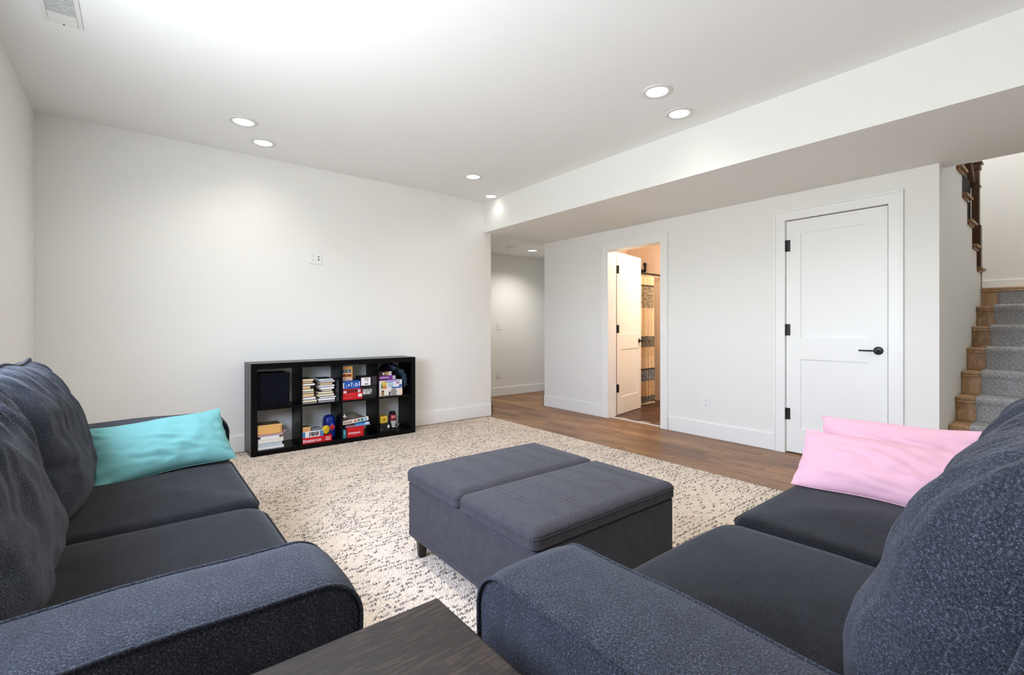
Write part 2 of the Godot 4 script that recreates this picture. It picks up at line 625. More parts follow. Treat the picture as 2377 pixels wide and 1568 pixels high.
func build_bathroom() -> void:
	struct("wall_bathroom", joined([ubox(4.575, 6.3, 0, 2.5, 4.66, 4.712), ubox(6.05, 6.3, 0, 2.5, 2.3, 4.712), ubox(4.575, 6.3, 0, 2.5, 2.3, 2.42), ubox(4.575, 4.59, 0, 2.5, 3.79, 4.7), ubox(4.575, 6.3, 2.45, 2.55, 2.3, 4.712)]), M.peach, "warm peach bathroom wall seen through the open doorway", "wall")
	var f := thing("floor_bathroom", "dark brown tiled bathroom floor with pale grout", "floor", Vector3.ZERO, 0, "", "structure")
	part("grout", joined([ubox(4.50, 6.1, -0.001, 0.004, 2.4, 4.7, 0.0005)]), M.grout, f)
	var tl := []
	var g := grain(256, 256, c8(58, 36, 26), c8(84, 54, 40), c8(110, 76, 58), 61, 2.0)
	for i in 3:
		var m := mat([Color.WHITE, c8(226, 220, 216), c8(240, 232, 226)][i], 0.4)
		m.albedo_texture = g
		triplanar(m, Vector3(1.3, 1.3, 3.1), Vector3(0.3 * i, 0, 0.2 * i))
		tl.append(m)
	var rng := RandomNumberGenerator.new()
	rng.seed = 3
	for r in 15:
		var v0 := 2.42 + 0.152 * r
		for k in 4:
			var u0 := 4.31 + 0.61 * k + (0.3 if r % 2 else 0.0)
			var a := maxf(u0, 4.505)
			var e := minf(u0 + 0.606, 6.05)
			if e - a > 0.03:
				part("tile", rbox(e - a, 0.006, 0.148, 0.001), tl[rng.randi() % 3], f, P((a + e) / 2, 0.004, v0 + 0.076))
	struct("trim_3", joined([ubox(4.495, 4.51, -0.001, 0.009, 2.963, 3.69, 0.002)]), M.trim, "pale metal edge strip between plank floor and bathroom tile", "floor trim")
	# shower curtain on a black rod
	var h := 1.80
	var im := curtain_picture()
	var cm := mat(Color.WHITE, 0.85)
	cm.albedo_texture = im
	cm.backlight_enabled = true
	cm.backlight = Color(0.25, 0.2, 0.15)
	cm.cull_mode = BaseMaterial3D.CULL_DISABLED
	var c := thing("shower_curtain", "banded cream and grey-brown shower curtain hanging behind the bathroom door", "curtain", P(4.95, 0.02, 3.985))
	var rod_at := func(x: float) -> float: return 0.03 * sin(x / 1.1 * PI)
	part("curtain_cloth", sheet(150, 24, func(s, t):
		var x: float = s * 0.83
		var fold: float = 0.036 * sin(s * 62.0) * (0.75 + 0.25 * t) + 0.010 * sin(s * 139.0 + t * 2.0)
		return Vector3(x + 0.006 * sin(s * 124.0), (1.0 - t) * h, rod_at.call(x) + fold)), cm, c)
	for k in 9:
		var x := 0.04 + k * 0.093
		part("hook", tube(PackedVector3Array([Vector3(x, h - 0.015, rod_at.call(x)), Vector3(x, h + 0.02, rod_at.call(x) + 0.014), Vector3(x, h + 0.045, rod_at.call(x)), Vector3(x, h + 0.02, rod_at.call(x) - 0.014)]), 0.003, 6), M.iron, c)
	var path := PackedVector3Array()
	for k in 13:
		var x := -0.36 + 1.46 * k / 12.0
		path.append(Vector3(x, 0, 0.03 * sin(clampf(x / 1.1, 0, 1) * PI)))
	var rod := thing("curtain_rod", "slim black curved rod carrying the shower curtain", "curtain rod", P(4.95, 1.853, 3.985))
	part("rod", tube(path, 0.011, 10), M.iron, rod)
	part("flange", lathe([[0.0, -0.012], [0.032, -0.012], [0.032, 0.0], [0.014, 0.012], [0.0, 0.012]], 20), M.iron, rod, Vector3(1.09, 0, 0.0), Basis(Vector3.BACK, PI / 2))
	# double hook on the peach wall
	var k2 := thing("wall_hook", "black double robe hook with ball ends on the peach bathroom wall", "hook", P(6.048, 1.93, 4.25), -90)
	part("back_plate", rbox(0.035, 0.12, 0.012, 0.004), M.iron, k2, Vector3(-0.06, 0.07, 0.008))
	for e in [[0.115, 0.11, 0.01], [0.02, 0.06, -0.07]]:
		part("prong", joined([[tube(PackedVector3Array([Vector3(-0.06, 0.07, 0.01), Vector3(e[2] - 0.01, e[0] - 0.02, e[1] * 0.6), Vector3(e[2], e[0], e[1])]), 0.008, 8), xf(Vector3.ZERO)], [rounded_ball(0.028), xf(Vector3(e[2], e[0], e[1]))]]), M.iron, k2)
	# unseen lamp, added over the doorway to light the bathroom
	lamp_globe("added_bath_lamp", "unseen warm lamp added above the doorway to light the bathroom", P(5.5, 2.36, 3.0), Color(1.0, 0.965, 0.92), 0.78)


func rounded_ball(r: float) -> ArrayMesh:
	var p := []
	for k in 13:
		var a := PI * k / 12.0
		p.append([maxf(r * sin(a), 0.0), -r * cos(a)])
	return lathe(p, 20)


func lamp_globe(called: String, label: String, at: Vector3, color: Color, energy: float) -> void:
	var o := thing(called, label, "ceiling lamp", at)
	part("globe", rounded_ball(0.09), glow(color, 1.5), o)
	part("canopy", lathe([[0.0, 0.07], [0.06, 0.07], [0.07, 0.092], [0.0, 0.092]], 24), M.trim, o)
	var l := OmniLight3D.new()
	l.name = "lamp_light"
	l.light_energy = energy
	l.light_color = color
	l.light_size = 0.09
	l.omni_range = 12.0
	l.omni_attenuation = 2.0
	l.shadow_enabled = true
	o.add_child(l, true)
	l.position = Vector3(0, -0.12, 0)


func curtain_picture() -> ImageTexture:
	var w := 512
	var h := 1024
	var n1 := bytes(noise(201, 0.05, 3), w, h)
	var n2 := bytes(noise(203, 0.2, 2), w, h)
	var d := PackedByteArray()
	d.resize(w * h * 3)
	# bands down the cloth: [end, colour, how much pattern, pattern colour]
	var bands := [[0.07, c8(230, 212, 174), 0.1, c8(200, 160, 100)], [0.085, c8(110, 90, 68), 0.6, c8(60, 50, 40)], [0.25, c8(196, 176, 142), 0.85, c8(78, 74, 66)], [0.47, c8(232, 208, 170), 0.35, c8(170, 150, 120)], [0.555, c8(150, 140, 118), 0.9, c8(52, 50, 46)], [0.63, c8(214, 188, 148), 0.35, c8(170, 120, 66)], [0.72, c8(228, 200, 160), 0.35, c8(170, 150, 120)], [0.735, c8(80, 74, 66), 0.7, c8(40, 38, 36)], [0.82, c8(150, 150, 148), 0.85, c8(78, 78, 80)], [0.935, c8(212, 178, 132), 0.4, c8(164, 116, 66)], [0.985, c8(150, 138, 116), 0.95, c8(40, 38, 36)], [1.01, c8(222, 200, 160), 0.1, c8(170, 150, 120)]]
	var b := 0
	for y in h:
		var t := y / float(h)
		while t > bands[b][0]:
			b += 1
		var base: Color = bands[b][1]
		var pc: Color = bands[b][3]
		var amt: float = bands[b][2]
		for x in w:
			var k := y * w + x
			# scrolls: rings on a wandering lattice, broken up by thread noise
			var cx := fposmod(x + y * 0.35, 64.0) - 32.0
			var cy := fposmod(y + (32.0 if int((x + y * 0.35) / 64.0) % 2 else 0.0), 90.0) - 45.0
			var rr := sqrt(cx * cx + cy * cy * 0.6)
			var ring := 0.5 + 0.5 * sin(rr * 0.7 + n1[k] * 0.03)
			var a := amt * clampf(ring * 0.7 + (n2[k] - 128.0) / 110.0 + (n1[k] - 128.0) / 170.0, 0.0, 1.0)
			var c := base.lerp(pc, a)
			d[k * 3] = int(c.r * 255)
			d[k * 3 + 1] = int(c.g * 255)
			d[k * 3 + 2] = int(c.b * 255)
	return rgb_texture(w, h, d)


# ---------------------------------------------------------------- staircase
func build_stairs() -> void:
	var rise := 0.1845
	var run := 0.259
	var n := 8
	# stringer wall with the stepped top of the upper flight
	var poly := PackedVector2Array([Vector2(4.575, 0), Vector2(6.345, 0), Vector2(6.345, 1.476)])
	for k in range(1, 7):
		var top := 1.476 + rise * k - 0.036
		var u := 6.345 - 0.252 * (k - 1)
		poly.append(Vector2(u, top))
		poly.append(Vector2(maxf(u - 0.252, 4.575), top))
	poly.append(Vector2(4.575, poly[poly.size() - 1].y))
	struct("wall_stair", prism(poly, 0.70, 0.82), M.wall, "white wall beside the lower stair flight with a stepped top", "wall")
	struct("wall_stair_far", joined([ubox(7.40, 7.52, 0, 5.0, -0.5, 1.9)]), M.wall, "pale wall behind the stair landing", "wall")
	struct("wall_stairwell", joined([ubox(4.44, 7.5, 0, 5.0, -0.49, -0.37), ubox(4.44, 7.5, 0, 5.0, 1.75, 1.87), ubox(4.48, 4.60, 2.30, 5.0, -0.5, 1.9), ubox(4.4, 7.52, 4.9, 5.02, -0.5, 1.9)]), M.wall, "white walls and ceiling enclosing the stairwell", "wall")
	struct("baseboard_landing", joined([ubox(7.384, 7.402, 1.476, 1.62, -0.37, 1.75, 0.003)]), M.trim, "cream baseboard at the back of the stair landing", "baseboard")
	# lower flight
	var st := thing("staircase", "oak staircase with a grey carpet runner rising to a landing", "staircase", P(4.53, 0, 0.165))
	var vm := 0.165
	var left := 0.698
	for k in range(1, n + 1):
		var u0 := run * (k - 1)
		var deep := run + 0.028 if k < n else 1.07
		var tread := joined([[rbox(deep, 0.022, 1.066, 0.006), xf(Vector3(deep / 2 - 0.026, rise * k - 0.011, 0))], [rbox(0.028, 0.02, 1.066, 0.005), xf(Vector3(-0.009, rise * k - 0.031, 0))]])
		part("tread", tread, M.oak[k % 4], st, Vector3(u0, 0, 0))
		part("riser", rbox(0.018, rise - 0.02, 1.066, 0.001), M.oak[(k + 1) % 4], st, Vector3(u0 + 0.012, rise * k - 0.02 - (rise - 0.02) / 2, 0))
	# runner: one strip folded over every tread
	var prof := PackedVector2Array()
	for k in range(1, n + 1):
		var u0 := run * (k - 1)
		prof.append(Vector2(u0 - 0.012, rise * (k - 1) + 0.014))
		prof.append(Vector2(u0 - 0.014, rise * k - 0.055))
		if k == n:
			prof.append(Vector2(u0 - 0.014, rise * k - 0.046))
			break
		prof.append(Vector2(u0 - 0.040, rise * k - 0.045))
		for a in 6:
			var th := PI - PI / 2 * a / 5.0
			prof.append(Vector2(u0 - 0.021 + 0.022 * cos(th), rise * k - 0.008 + 0.022 * sin(th)))
		prof.append(Vector2(u0 + run - 0.02, rise * k + 0.014))
	var total := prof.size() - 1
	var len_at := PackedFloat32Array([0.0])
	for i in total:
		len_at.append(len_at[i] + prof[i].distance_to(prof[i + 1]))
	var rm := carpet()
	var v_edge := 0.575 - vm
	var v_far := -0.245 - vm
	var rows := []
	for layer in 2:
		rows.append(sheet(total, 1, func(s, t):
			var i := int(round(s * total))
			return Vector3(prof[i].x, prof[i].y, -lerpf(v_edge, v_far, t)), true))
	var edge := PackedVector3Array()
	for p in prof:
		edge.append(Vector3(p.x + 0.004, p.y - 0.004, -v_edge))
	part("carpet_runner", joined([[rows[0], xf(Vector3.ZERO)]]), rm, st)
	part("runner_edge", tube(edge, 0.0075, 6), rm, st)
	# upper flight, rising back over the closet
	var up := thing("upper_stair_flight", "underside and projecting oak tread ends of the upper stair flight", "staircase", P(6.345, 1.476, 0.70))
	for k in range(1, 7):
		var x := -0.252 * (k - 1)
		part("tread", joined([[rbox(0.285, 0.022, 1.06, 0.005), xf(Vector3(x - 0.117, rise * k - 0.011, -0.495))], [rbox(0.262, 0.02, 1.03, 0.005), xf(Vector3(x - 0.122, rise * k - 0.031, -0.50))]]), M.rail_wood, up)
		part("riser", rbox(0.018, rise - 0.03, 1.02, 0.001), M.rail_wood, up, Vector3(x - 0.012, rise * (k - 0.5) - 0.02, -0.51))
	var rail := thing("stair_railing", "dark stair railing with brown newel post and black balusters", "railing", P(6.42, 1.476, 0.75))
	part("newel_post", joined([[rbox(0.092, 0.62, 0.078, 0.006), xf(Vector3(0, 0.31, 0.007))], [rbox(0.072, 0.62, 0.056, 0.004), xf(Vector3(0, 0.9, 0.006))], [rbox(0.088, 0.02, 0.072, 0.005), xf(Vector3(0, 1.0, 0.006))], [rbox(0.092, 0.06, 0.076, 0.006), xf(Vector3(0, 1.19, 0.006))], [rbox(0.115, 0.022, 0.115, 0.008), xf(Vector3(0, 1.225, 0))]]), M.newel, rail)
	for k in 20:
		var x := -0.085 - 0.072 * k
		var foot := rise * (floorf(maxf(-x - 0.075, 0.0) / 0.252) + 1.0)
		part("baluster", rbox(0.020, 0.86, 0.020, 0.002), M.black, rail, Vector3(x, foot + 0.43, -0.03))
	var slope := Vector3(-0.252, rise, 0).normalized()
	part("handrail", tube(PackedVector3Array([Vector3(-0.03, 1.03, -0.02), Vector3(-0.03, 1.03, -0.02) + slope * 1.9]), 0.03, 10), M.newel, rail)
	lamp_globe("added_stair_lamp", "unseen white lamp added high up to light the stairwell", P(6.3, 4.78, 0.5), Color(0.98, 0.98, 1.0), 1.2)  # unseen lamp, added to light the stairwell from above


# straight prism over a (u, y) outline, from v0 to v1
func prism(poly: PackedVector2Array, v0: float, v1: float) -> ArrayMesh:
	var st := SurfaceTool.new()
	st.begin(Mesh.PRIMITIVE_TRIANGLES)
	var idx := Geometry2D.triangulate_polygon(poly)
	for side in 2:
		var v := v0 if side == 0 else v1
		st.set_normal(Vector3(0, 0, 1 if side == 0 else -1))
		for k in range(0, idx.size(), 3):
			var a := poly[idx[k]]
			var b := poly[idx[k + 1]]
			var c := poly[idx[k + 2]]
			var ccw := (b - a).cross(c - a) > 0
			var order := [a, c, b] if ccw == (side == 0) else [a, b, c]
			for p in order:
				st.add_vertex(P(p.x, p.y, v))
	var area_ := 0.0
	for k in poly.size():
		area_ += poly[k].cross(poly[(k + 1) % poly.size()])
	for k in poly.size():
		var a := poly[k]
		var b := poly[(k + 1) % poly.size()]
		var d := (b - a)
		if d.length() < 1e-6:
			continue
		var nn := Vector3(d.y, -d.x, 0).normalized() * signf(area_)
		st.set_normal(nn)
		var q := [P(a.x, a.y, v0), P(b.x, b.y, v0), P(b.x, b.y, v1), P(a.x, a.y, v1)]
		var tri: Vector3 = (q[2] - q[0]).cross(q[1] - q[0])
		var list := [0, 1, 2, 0, 2, 3] if tri.dot(nn) > 0 else [0, 2, 1, 0, 3, 2]
		for i in list:
			st.add_vertex(q[i])
	return st.commit()


# grey cut pile with a crosshatch of paler and darker threads
func carpet() -> StandardMaterial3D:
	var w := 512
	var a := bytes(noise(301, 0.03, 2), w, w)
	var b := bytes(noise(302, 0.03, 2), w, w)
	var f := bytes(noise(303, 0.22, 2), w, w)
	var c := bytes(noise(304, 0.012, 2), w, w)
	var d := PackedByteArray()
	d.resize(w * w * 3)
	var hh := PackedByteArray()
	hh.resize(w * w)
	for y in w:
		for x in w:
			var k := y * w + x
			var across := a[(y * 9 % w) * w + x] - 128.0
			var down := b[y * w + (x * 9 % w)] - 128.0
			var line := across if c[k] > 128 else down
			var g := clampf(164.0 + line * 0.65 + (f[k] - 128.0) * 0.6, 40, 245)
			d[k * 3] = int(g)
			d[k * 3 + 1] = int(g * 0.985)
			d[k * 3 + 2] = int(g * 0.97)
			hh[k] = f[k]
	var m := mat(Color.WHITE, 0.95)
	m.albedo_texture = rgb_texture(w, w, d)
	m.heightmap_enabled = true
	m.heightmap_texture = grey_texture(w, w, hh)
	m.heightmap_scale = 0.3
	triplanar(m, Vector3.ONE * 2.6)
	return m


# ---------------------------------------------------------------- fittings
func build_ceiling_fittings() -> void:
	var spots := [
		[0.61, 3.976, 2.636, "recessed ceiling light with visible trim ring, left and front in the pair over the shelf", 0.46],
		[0.809, 4.327, 2.636, "ghost image of the left ceiling light, built as a lamp nearest the shelf wall", 0.11],  # ghost double of the light before it, added as a lamp
		[2.635, 1.788, 2.636, "largest recessed ceiling light, nearest the camera of the two right ones", 1.0],
		[3.031, 1.871, 2.636, "ghost image of the largest ceiling light, built as a lamp beside the soffit", 0.05],  # no real fitting: doubled image of the large light, built as one
		[2.662, 3.97, 2.636, "small recessed ceiling light in front of the far soffit corner", 0.25],
		[3.222, 4.43, 2.636, "ghost image of the small corner light, built as a lamp touching the soffit", 0.04],  # doubled image of the far corner light, added as a fitting
		[4.671, 5.351, 2.266, "recessed ceiling light in the hallway beyond the soffit", 1.3]]
	for s in spots:
		var big: bool = s[0] < 3.2 or s[0] > 4
		var o := thing("recessed_light", s[3], "ceiling light", P(s[0], s[2], s[1]), 0, "recessed ceiling lights")
		downlight(o, 0.095 if big else 0.088, s[4])
	for s in [[0.61, 1.79, "over the ottoman and left sofa"], [0.61, -0.35, "over the side table"], [2.64, -0.35, "over the right sofa's back"]]:
		var o := thing("recessed_light", "recessed ceiling light %s" % s[2], "ceiling light", P(s[0], 2.636, s[1]), 0, "recessed ceiling lights above the frame")
		downlight(o, 0.095, 1.1)
	var v := thing("air_vent", "white louvred ceiling air register at the upper left", "air vent", P(-0.295, 2.636, 3.09))
	# local x = u, z = -v; the long side runs along v
	var fr := []
	for s in [-1, 1]:
		fr.append([rbox(0.018, 0.008, 0.35, 0.002), xf(Vector3(s * 0.064, -0.004, 0))])
		fr.append([rbox(0.110, 0.008, 0.022, 0.002), xf(Vector3(0, -0.004, s * 0.164))])
	part("frame", joined(fr), M.plastic, v)
	part("damper_plate", rbox(0.108, 0.004, 0.09, 0.001), M.plastic, v, Vector3(0, -0.006, -0.11))
	part("throat", rbox(0.112, 0.002, 0.24, 0.0005), M.dark, v, Vector3(0, -0.0012, 0.035))
	for k in 18:
		part("louver", rbox(0.110, 0.007, 0.0035, 0.0008), M.plastic, v, Vector3(0, -0.0055, -0.055 + k * 0.0125), Basis(Vector3.RIGHT, -0.95))
	part("screw", lathe([[0.0, -0.003], [0.004, -0.002], [0.0045, 0.0], [0.0, 0.0]], 10), M.groove, v, Vector3(0.0, -0.008, -0.166))
	var d := thing("smoke_detector", "round white smoke detector on the hallway ceiling", "smoke detector", P(4.231, 2.266, 5.314))
	part("base", lathe([[0.0, -0.014], [0.068, -0.014], [0.072, -0.008], [0.072, 0.0], [0.0, 0.0]], 32), M.plastic, d)
	part("cover", lathe([[0.0, -0.045], [0.035, -0.045], [0.048, -0.040], [0.054, -0.028], [0.056, -0.012], [0.0, -0.012]], 32), M.plastic, d)


func downlight(o: Node3D, r: float, energy: float) -> void:
	part("trim_ring", lathe([[r * 0.70, 0.0], [r * 0.71, -0.004], [r * 0.76, -0.009], [r * 0.93, -0.008], [r, -0.004], [r, 0.0]], 40), M.trim_ring, o)
	part("lens", lathe([[0.0, -0.0025], [r * 0.71, -0.0025], [r * 0.71, 0.0], [0.0, 0.0]], 32), M.lens if M.has("lens") else lens(), o)
	var l := SpotLight3D.new()
	l.name = "downlight_beam"
	l.light_energy = energy
	l.light_color = Color(1.0, 0.985, 0.965)
	l.light_size = r * 0.7
	l.spot_range = 12.0
	l.spot_attenuation = 2.0
	l.spot_angle = 72.0
	l.spot_angle_attenuation = 0.9
	l.shadow_enabled = true
	o.add_child(l, true)
	l.position = Vector3(0, -0.012, 0)
	l.rotation_degrees = Vector3(-90, 0, 0)


func lens() -> StandardMaterial3D:
	M.lens = glow(Color(1.0, 0.98, 0.95), 2.2)
	return M.lens


# plate seen from the front: x across, y up, looking along +z
func outlet(called: String, label: String, at: Vector3, turn: float) -> Node3D:
	var o := thing(called, label, "outlet", at, turn)
	part("plate", rbox(0.07, 0.115, 0.006, 0.002), M.plastic, o, Vector3(0, 0, 0.003))
	socket(o, 0.0)
	return o


func socket(o: Node3D, x: float) -> void:
	for s in [-1, 1]:
		part("receptacle", rbox(0.034, 0.029, 0.004, 0.0018), M.plastic, o, Vector3(x, s * 0.0195, 0.0062))
		part("slot", joined([[rbox(0.0022, 0.008, 0.001, 0.0002), xf(Vector3(-0.006, 0.004, 0))], [rbox(0.0022, 0.007, 0.001, 0.0002), xf(Vector3(0.006, 0.004, 0))], [rbox(0.005, 0.005, 0.001, 0.0004), xf(Vector3(0, -0.007, 0))]]), M.dark, o, Vector3(x, s * 0.0195, 0.0082))


func build_wall_fittings() -> void:
	outlet("wall_outlet", "white wall outlet between the hallway and the bathroom doorway", P(4.442, 0.366, 4.169), -90)
	outlet("wall_outlet", "white wall outlet between the bathroom doorway and the closed door", P(4.442, 0.345, 2.446), -90)
	outlet("wall_outlet", "white wall outlet low on the far hallway wall", P(4.498, 0.348, 5.98), 0)
	var s := thing("light_switch", "white rocker light switch on the far hallway wall", "light switch", P(4.498, 1.113, 5.98))
	part("plate", rbox(0.07, 0.115, 0.006, 0.002), M.plastic, s, Vector3(0, 0, 0.003))
	part("rocker", rbox(0.032, 0.066, 0.008, 0.002), M.plastic, s, Vector3(0, 0, 0.006), Basis(Vector3.RIGHT, 0.06))
	var t := thing("media_plate", "double wall plate with outlet and two black jacks above the shelf", "wall plate", P(1.335, 1.768, 4.717))
	part("plate", rbox(0.116, 0.115, 0.007, 0.002), M.plastic, t, Vector3(0, 0, 0.0035))
	socket(t, -0.023)
	part("insert", rbox(0.034, 0.067, 0.004, 0.0015), M.plastic, t, Vector3(0.024, 0, 0.0068))
	for y in [0.012, -0.014]:
		part("jack", lathe([[0.0, 0.0], [0.006, 0.0], [0.006, 0.006], [0.0, 0.006]], 14), M.black, t, Vector3(0.026, y, 0.0085), Basis(Vector3.RIGHT, PI / 2))


# ---------------------------------------------------------------- rug
func build_rug() -> void:
	var u0 := 0.12
	var u1 := 3.335
	var v0 := 0.36
	var v1 := 4.622
	var w := 1400
	var h := 1856
	var img := rug_picture(w, h, u1 - u0, v1 - v0)
	var tex := ImageTexture.create_from_image(img)
	var m := mat(Color.WHITE, 0.97)
	m.albedo_texture = tex
	m.metallic_specular = 0.15
	var o := thing("area_rug", "large cream shag rug with distressed grey tribal rows and diamonds", "rug", P((u0 + u1) / 2, 0, (v0 + v1) / 2))
	var a := (u1 - u0) / 2
	var b := (v1 - v0) / 2
	part("backing", joined([[rbox(a * 2, 0.006, b * 2, 0.002), xf(Vector3(0, 0.003, 0))]]), M.rug_back if M.has("rug_back") else mat(c8(214, 202, 188), 0.95), o)
	part("woven_face", sheet(2, 2, func(s, t): return Vector3(-a + 2 * a * s, 0.0075, -b + 2 * b * t), true), m, o)
	# pile: a leaning four-sided tuft every 8 mm, coloured as the weave below it, all in one mesh
	var nx := int((u1 - u0) / 0.0080)
	var ny := int((v1 - v0) / 0.0080)
	var rng := RandomNumberGenerator.new()
	rng.seed = 77
	var count := nx * ny
	var pv := PackedVector3Array()
	var pn := PackedVector3Array()
	var pc := PackedColorArray()
	var pi := PackedInt32Array()
	pv.resize(count * 5)
	pn.resize(count * 5)
	pc.resize(count * 5)
	pi.resize(count * 12)
	var k := 0
	for j in ny:
		for i in nx:
			var x := (i + rng.randf()) / nx
			var y := (j + rng.randf()) / ny
			var c := img.get_pixel(mini(int(x * w), w - 1), mini(int(y * h), h - 1)).srgb_to_linear() * (0.88 + 0.2 * rng.randf())
			c.a = 1.0
			var ang := rng.randf() * TAU
			var sc := 0.0050 + 0.0022 * rng.randf()
			var at := Vector3(-a + 2 * a * x, 0.0068, -b + 2 * b * y)
			for q in 4:
				var dir := Vector3(cos(ang + q * PI / 2), 0, sin(ang + q * PI / 2))
				pv[k * 5 + q] = at + dir * sc
				pn[k * 5 + q] = (dir + Vector3(0, 0.7, 0)).normalized()
				pc[k * 5 + q] = c
				var e := k * 12 + q * 3
				pi[e] = k * 5 + q
				pi[e + 1] = k * 5 + (q + 1) % 4
				pi[e + 2] = k * 5 + 4
			pv[k * 5 + 4] = at + Vector3((rng.randf() - 0.5) * 0.006, 0.007 + 0.003 * rng.randf(), (rng.randf() - 0.5) * 0.006)
			pn[k * 5 + 4] = Vector3.UP
			pc[k * 5 + 4] = c
			k += 1
	var arrays := []
	arrays.resize(Mesh.ARRAY_MAX)
	arrays[Mesh.ARRAY_VERTEX] = pv
	arrays[Mesh.ARRAY_NORMAL] = pn
	arrays[Mesh.ARRAY_COLOR] = pc
	arrays[Mesh.ARRAY_INDEX] = pi
	var pile_mesh := ArrayMesh.new()
	pile_mesh.add_surface_from_arrays(Mesh.PRIMITIVE_TRIANGLES, arrays)
	var pm := mat(Color.WHITE, 0.97)
	pm.vertex_color_use_as_albedo = true
	pm.metallic_specular = 0.15
	var pile := part("pile", pile_mesh, pm, o)
	pile.set_meta("kind", "stuff")


func tri_wave(x: float) -> float:
	return absf(fposmod(x, 1.0) * 2.0 - 1.0)


func rug_picture(w: int, h: int, lu: float, lv: float) -> Image:
	# bands run along u; [depth of the band in metres, motif]. Everything is drawn in rows of short woven dashes.
	var rows := [[0.087, 2], [0.029, 0], [0.232, 3], [0.029, 0], [0.058, 4], [0.116, 1], [0.058, 2], [0.174, 5], [0.029, 0], [0.058, 4], [0.29, 6], [0.058, 4], [0.029, 0], [0.116, 2], [0.087, 1], [0.029, 0], [0.174, 5], [0.058, 2], [0.058, 4], [0.232, 3], [0.029, 0]]
	var n1 := bytes(noise(401, 0.045, 3), w, h)
	var n2 := bytes(noise(402, 0.2, 2), w, h)
	var n3 := bytes(noise(403, 0.007, 2), w, h)
	var dash := bytes(noise(404, 0.02, 3), w, h)
	var d := PackedByteArray()
	d.resize(w * h * 3)
	var row := 0
	var start := 0.0
	var pitch := 0.029
	for j in h:
		var y := lv * j / h
		while y >= start + rows[row][0]:
			start += rows[row][0]
			row = (row + 1) % rows.size()
		var hh: float = rows[row][0]
		var kind: int = rows[row][1]
		for i in w:
			var k := j * w + i
			var x := lu * i / w
			# each woven row wanders a little and steps up and down along its length
			var yy := y + (n1[k] - 128.0) * 0.00007 + 0.0075 * tri_wave(x / 0.062 + 0.37 * row)
			var sub := int(floorf(yy / pitch))
			var ty := yy / pitch - sub
			var t := y - start
			var bias := 0.0
			match kind:
				0:
					bias = 120.0
				1:
					bias = 46.0 if absf(t - hh * (0.2 + 0.6 * tri_wave(x / 0.13))) < 0.020 else -26.0
				2:
					bias = 16.0
				3:
					var q := tri_wave(x / 0.30) * 0.6 * hh + absf(t - hh * 0.5)
					bias = 48.0 if fposmod(q, 0.062) < 0.027 else -22.0
				4:
					bias = 38.0 if fposmod(x + sub * 0.02, 0.052) < 0.026 else -60.0
				5:
					var z2 := fposmod(t - 0.55 * hh * tri_wave(x / 0.21), 0.066)
					bias = 46.0 if z2 < 0.026 else -30.0
				6:
					var q2 := tri_wave(x / 0.46) * hh * 0.55 + absf(t - hh * 0.5)
					bias = 50.0 if fposmod(q2, 0.078) < 0.034 else -34.0
			var dn := dash[((sub * 97 + 11) % h) * w + i] - 128.0
			var wear := (n3[k] - 128.0) * 0.55
			var on := clampf((dn + bias + wear + 4.0) / 22.0, 0.0, 1.0)
			var line := clampf((0.18 - absf(ty - 0.5)) / 0.06, 0.0, 1.0)
			var ink := on * line * clampf(0.85 + (n2[k] - 128.0) / 180.0, 0.0, 1.0)
			var lightness := 1.0 + (n2[k] - 128.0) / 1500.0
			d[k * 3] = clampi(int((224.0 - 116.0 * ink) * lightness), 0, 255)
			d[k * 3 + 1] = clampi(int((208.0 - 106.0 * ink) * lightness), 0, 255)
			d[k * 3 + 2] = clampi(int((191.0 - 92.0 * ink) * lightness), 0, 255)
	return Image.create_from_data(w, h, false, Image.FORMAT_RGB8, d)


# ---------------------------------------------------------------- sofas
# local axes: x along the seat, y up, z towards the front; the two far apart arms stand at x = +-0.92
func build_sofa(which: String) -> void:
	var L := which == "left"
	var label := "charcoal two-seat sofa against the left wall, teal pillow on its far seat" if L else "charcoal two-seat sofa in the right foreground with two pink pillows"
	var o := thing("sofa", label, "sofa", P(-0.578, 0, 1.90) if L else P(1.55, 0, -0.15), 90.0 if L else 180.0, "pair of charcoal sofas")
	var near := -1.0 if L else 1.0
	part("base", rbox(1.64, 0.27, 0.84, 0.015, 2), M.sofa, o, Vector3(0, 0.195, 0.47))
	part("back_frame", rbox(2.02, 0.62, 0.16, 0.05, 3), M.sofa, o, Vector3(0, 0.37, 0.09))
	for s in [-1.0, 1.0]:
		sofa_arm(o, s, 0.648 if L and s > 0 else 0.632)
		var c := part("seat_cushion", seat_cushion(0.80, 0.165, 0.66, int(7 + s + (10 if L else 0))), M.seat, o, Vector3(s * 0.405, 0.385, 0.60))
		for y in [0.052, -0.060]:
			part("piping", tube(rounded_loop(0.80, 0.66, 0.072, y, 0.001), 0.0042, 7, true), M.seat, c)
	for s in [-1.0, 1.0]:
		back_cushion(o, s, L, s == near)
	for x in [-0.9, 0.9]:
		for z in [0.10, 0.84]:
			part("foot", lathe([[0.0, 0.0], [0.022, 0.0], [0.03, 0.075], [0.0, 0.075]], 16), M.leg, o, Vector3(x, 0, z))


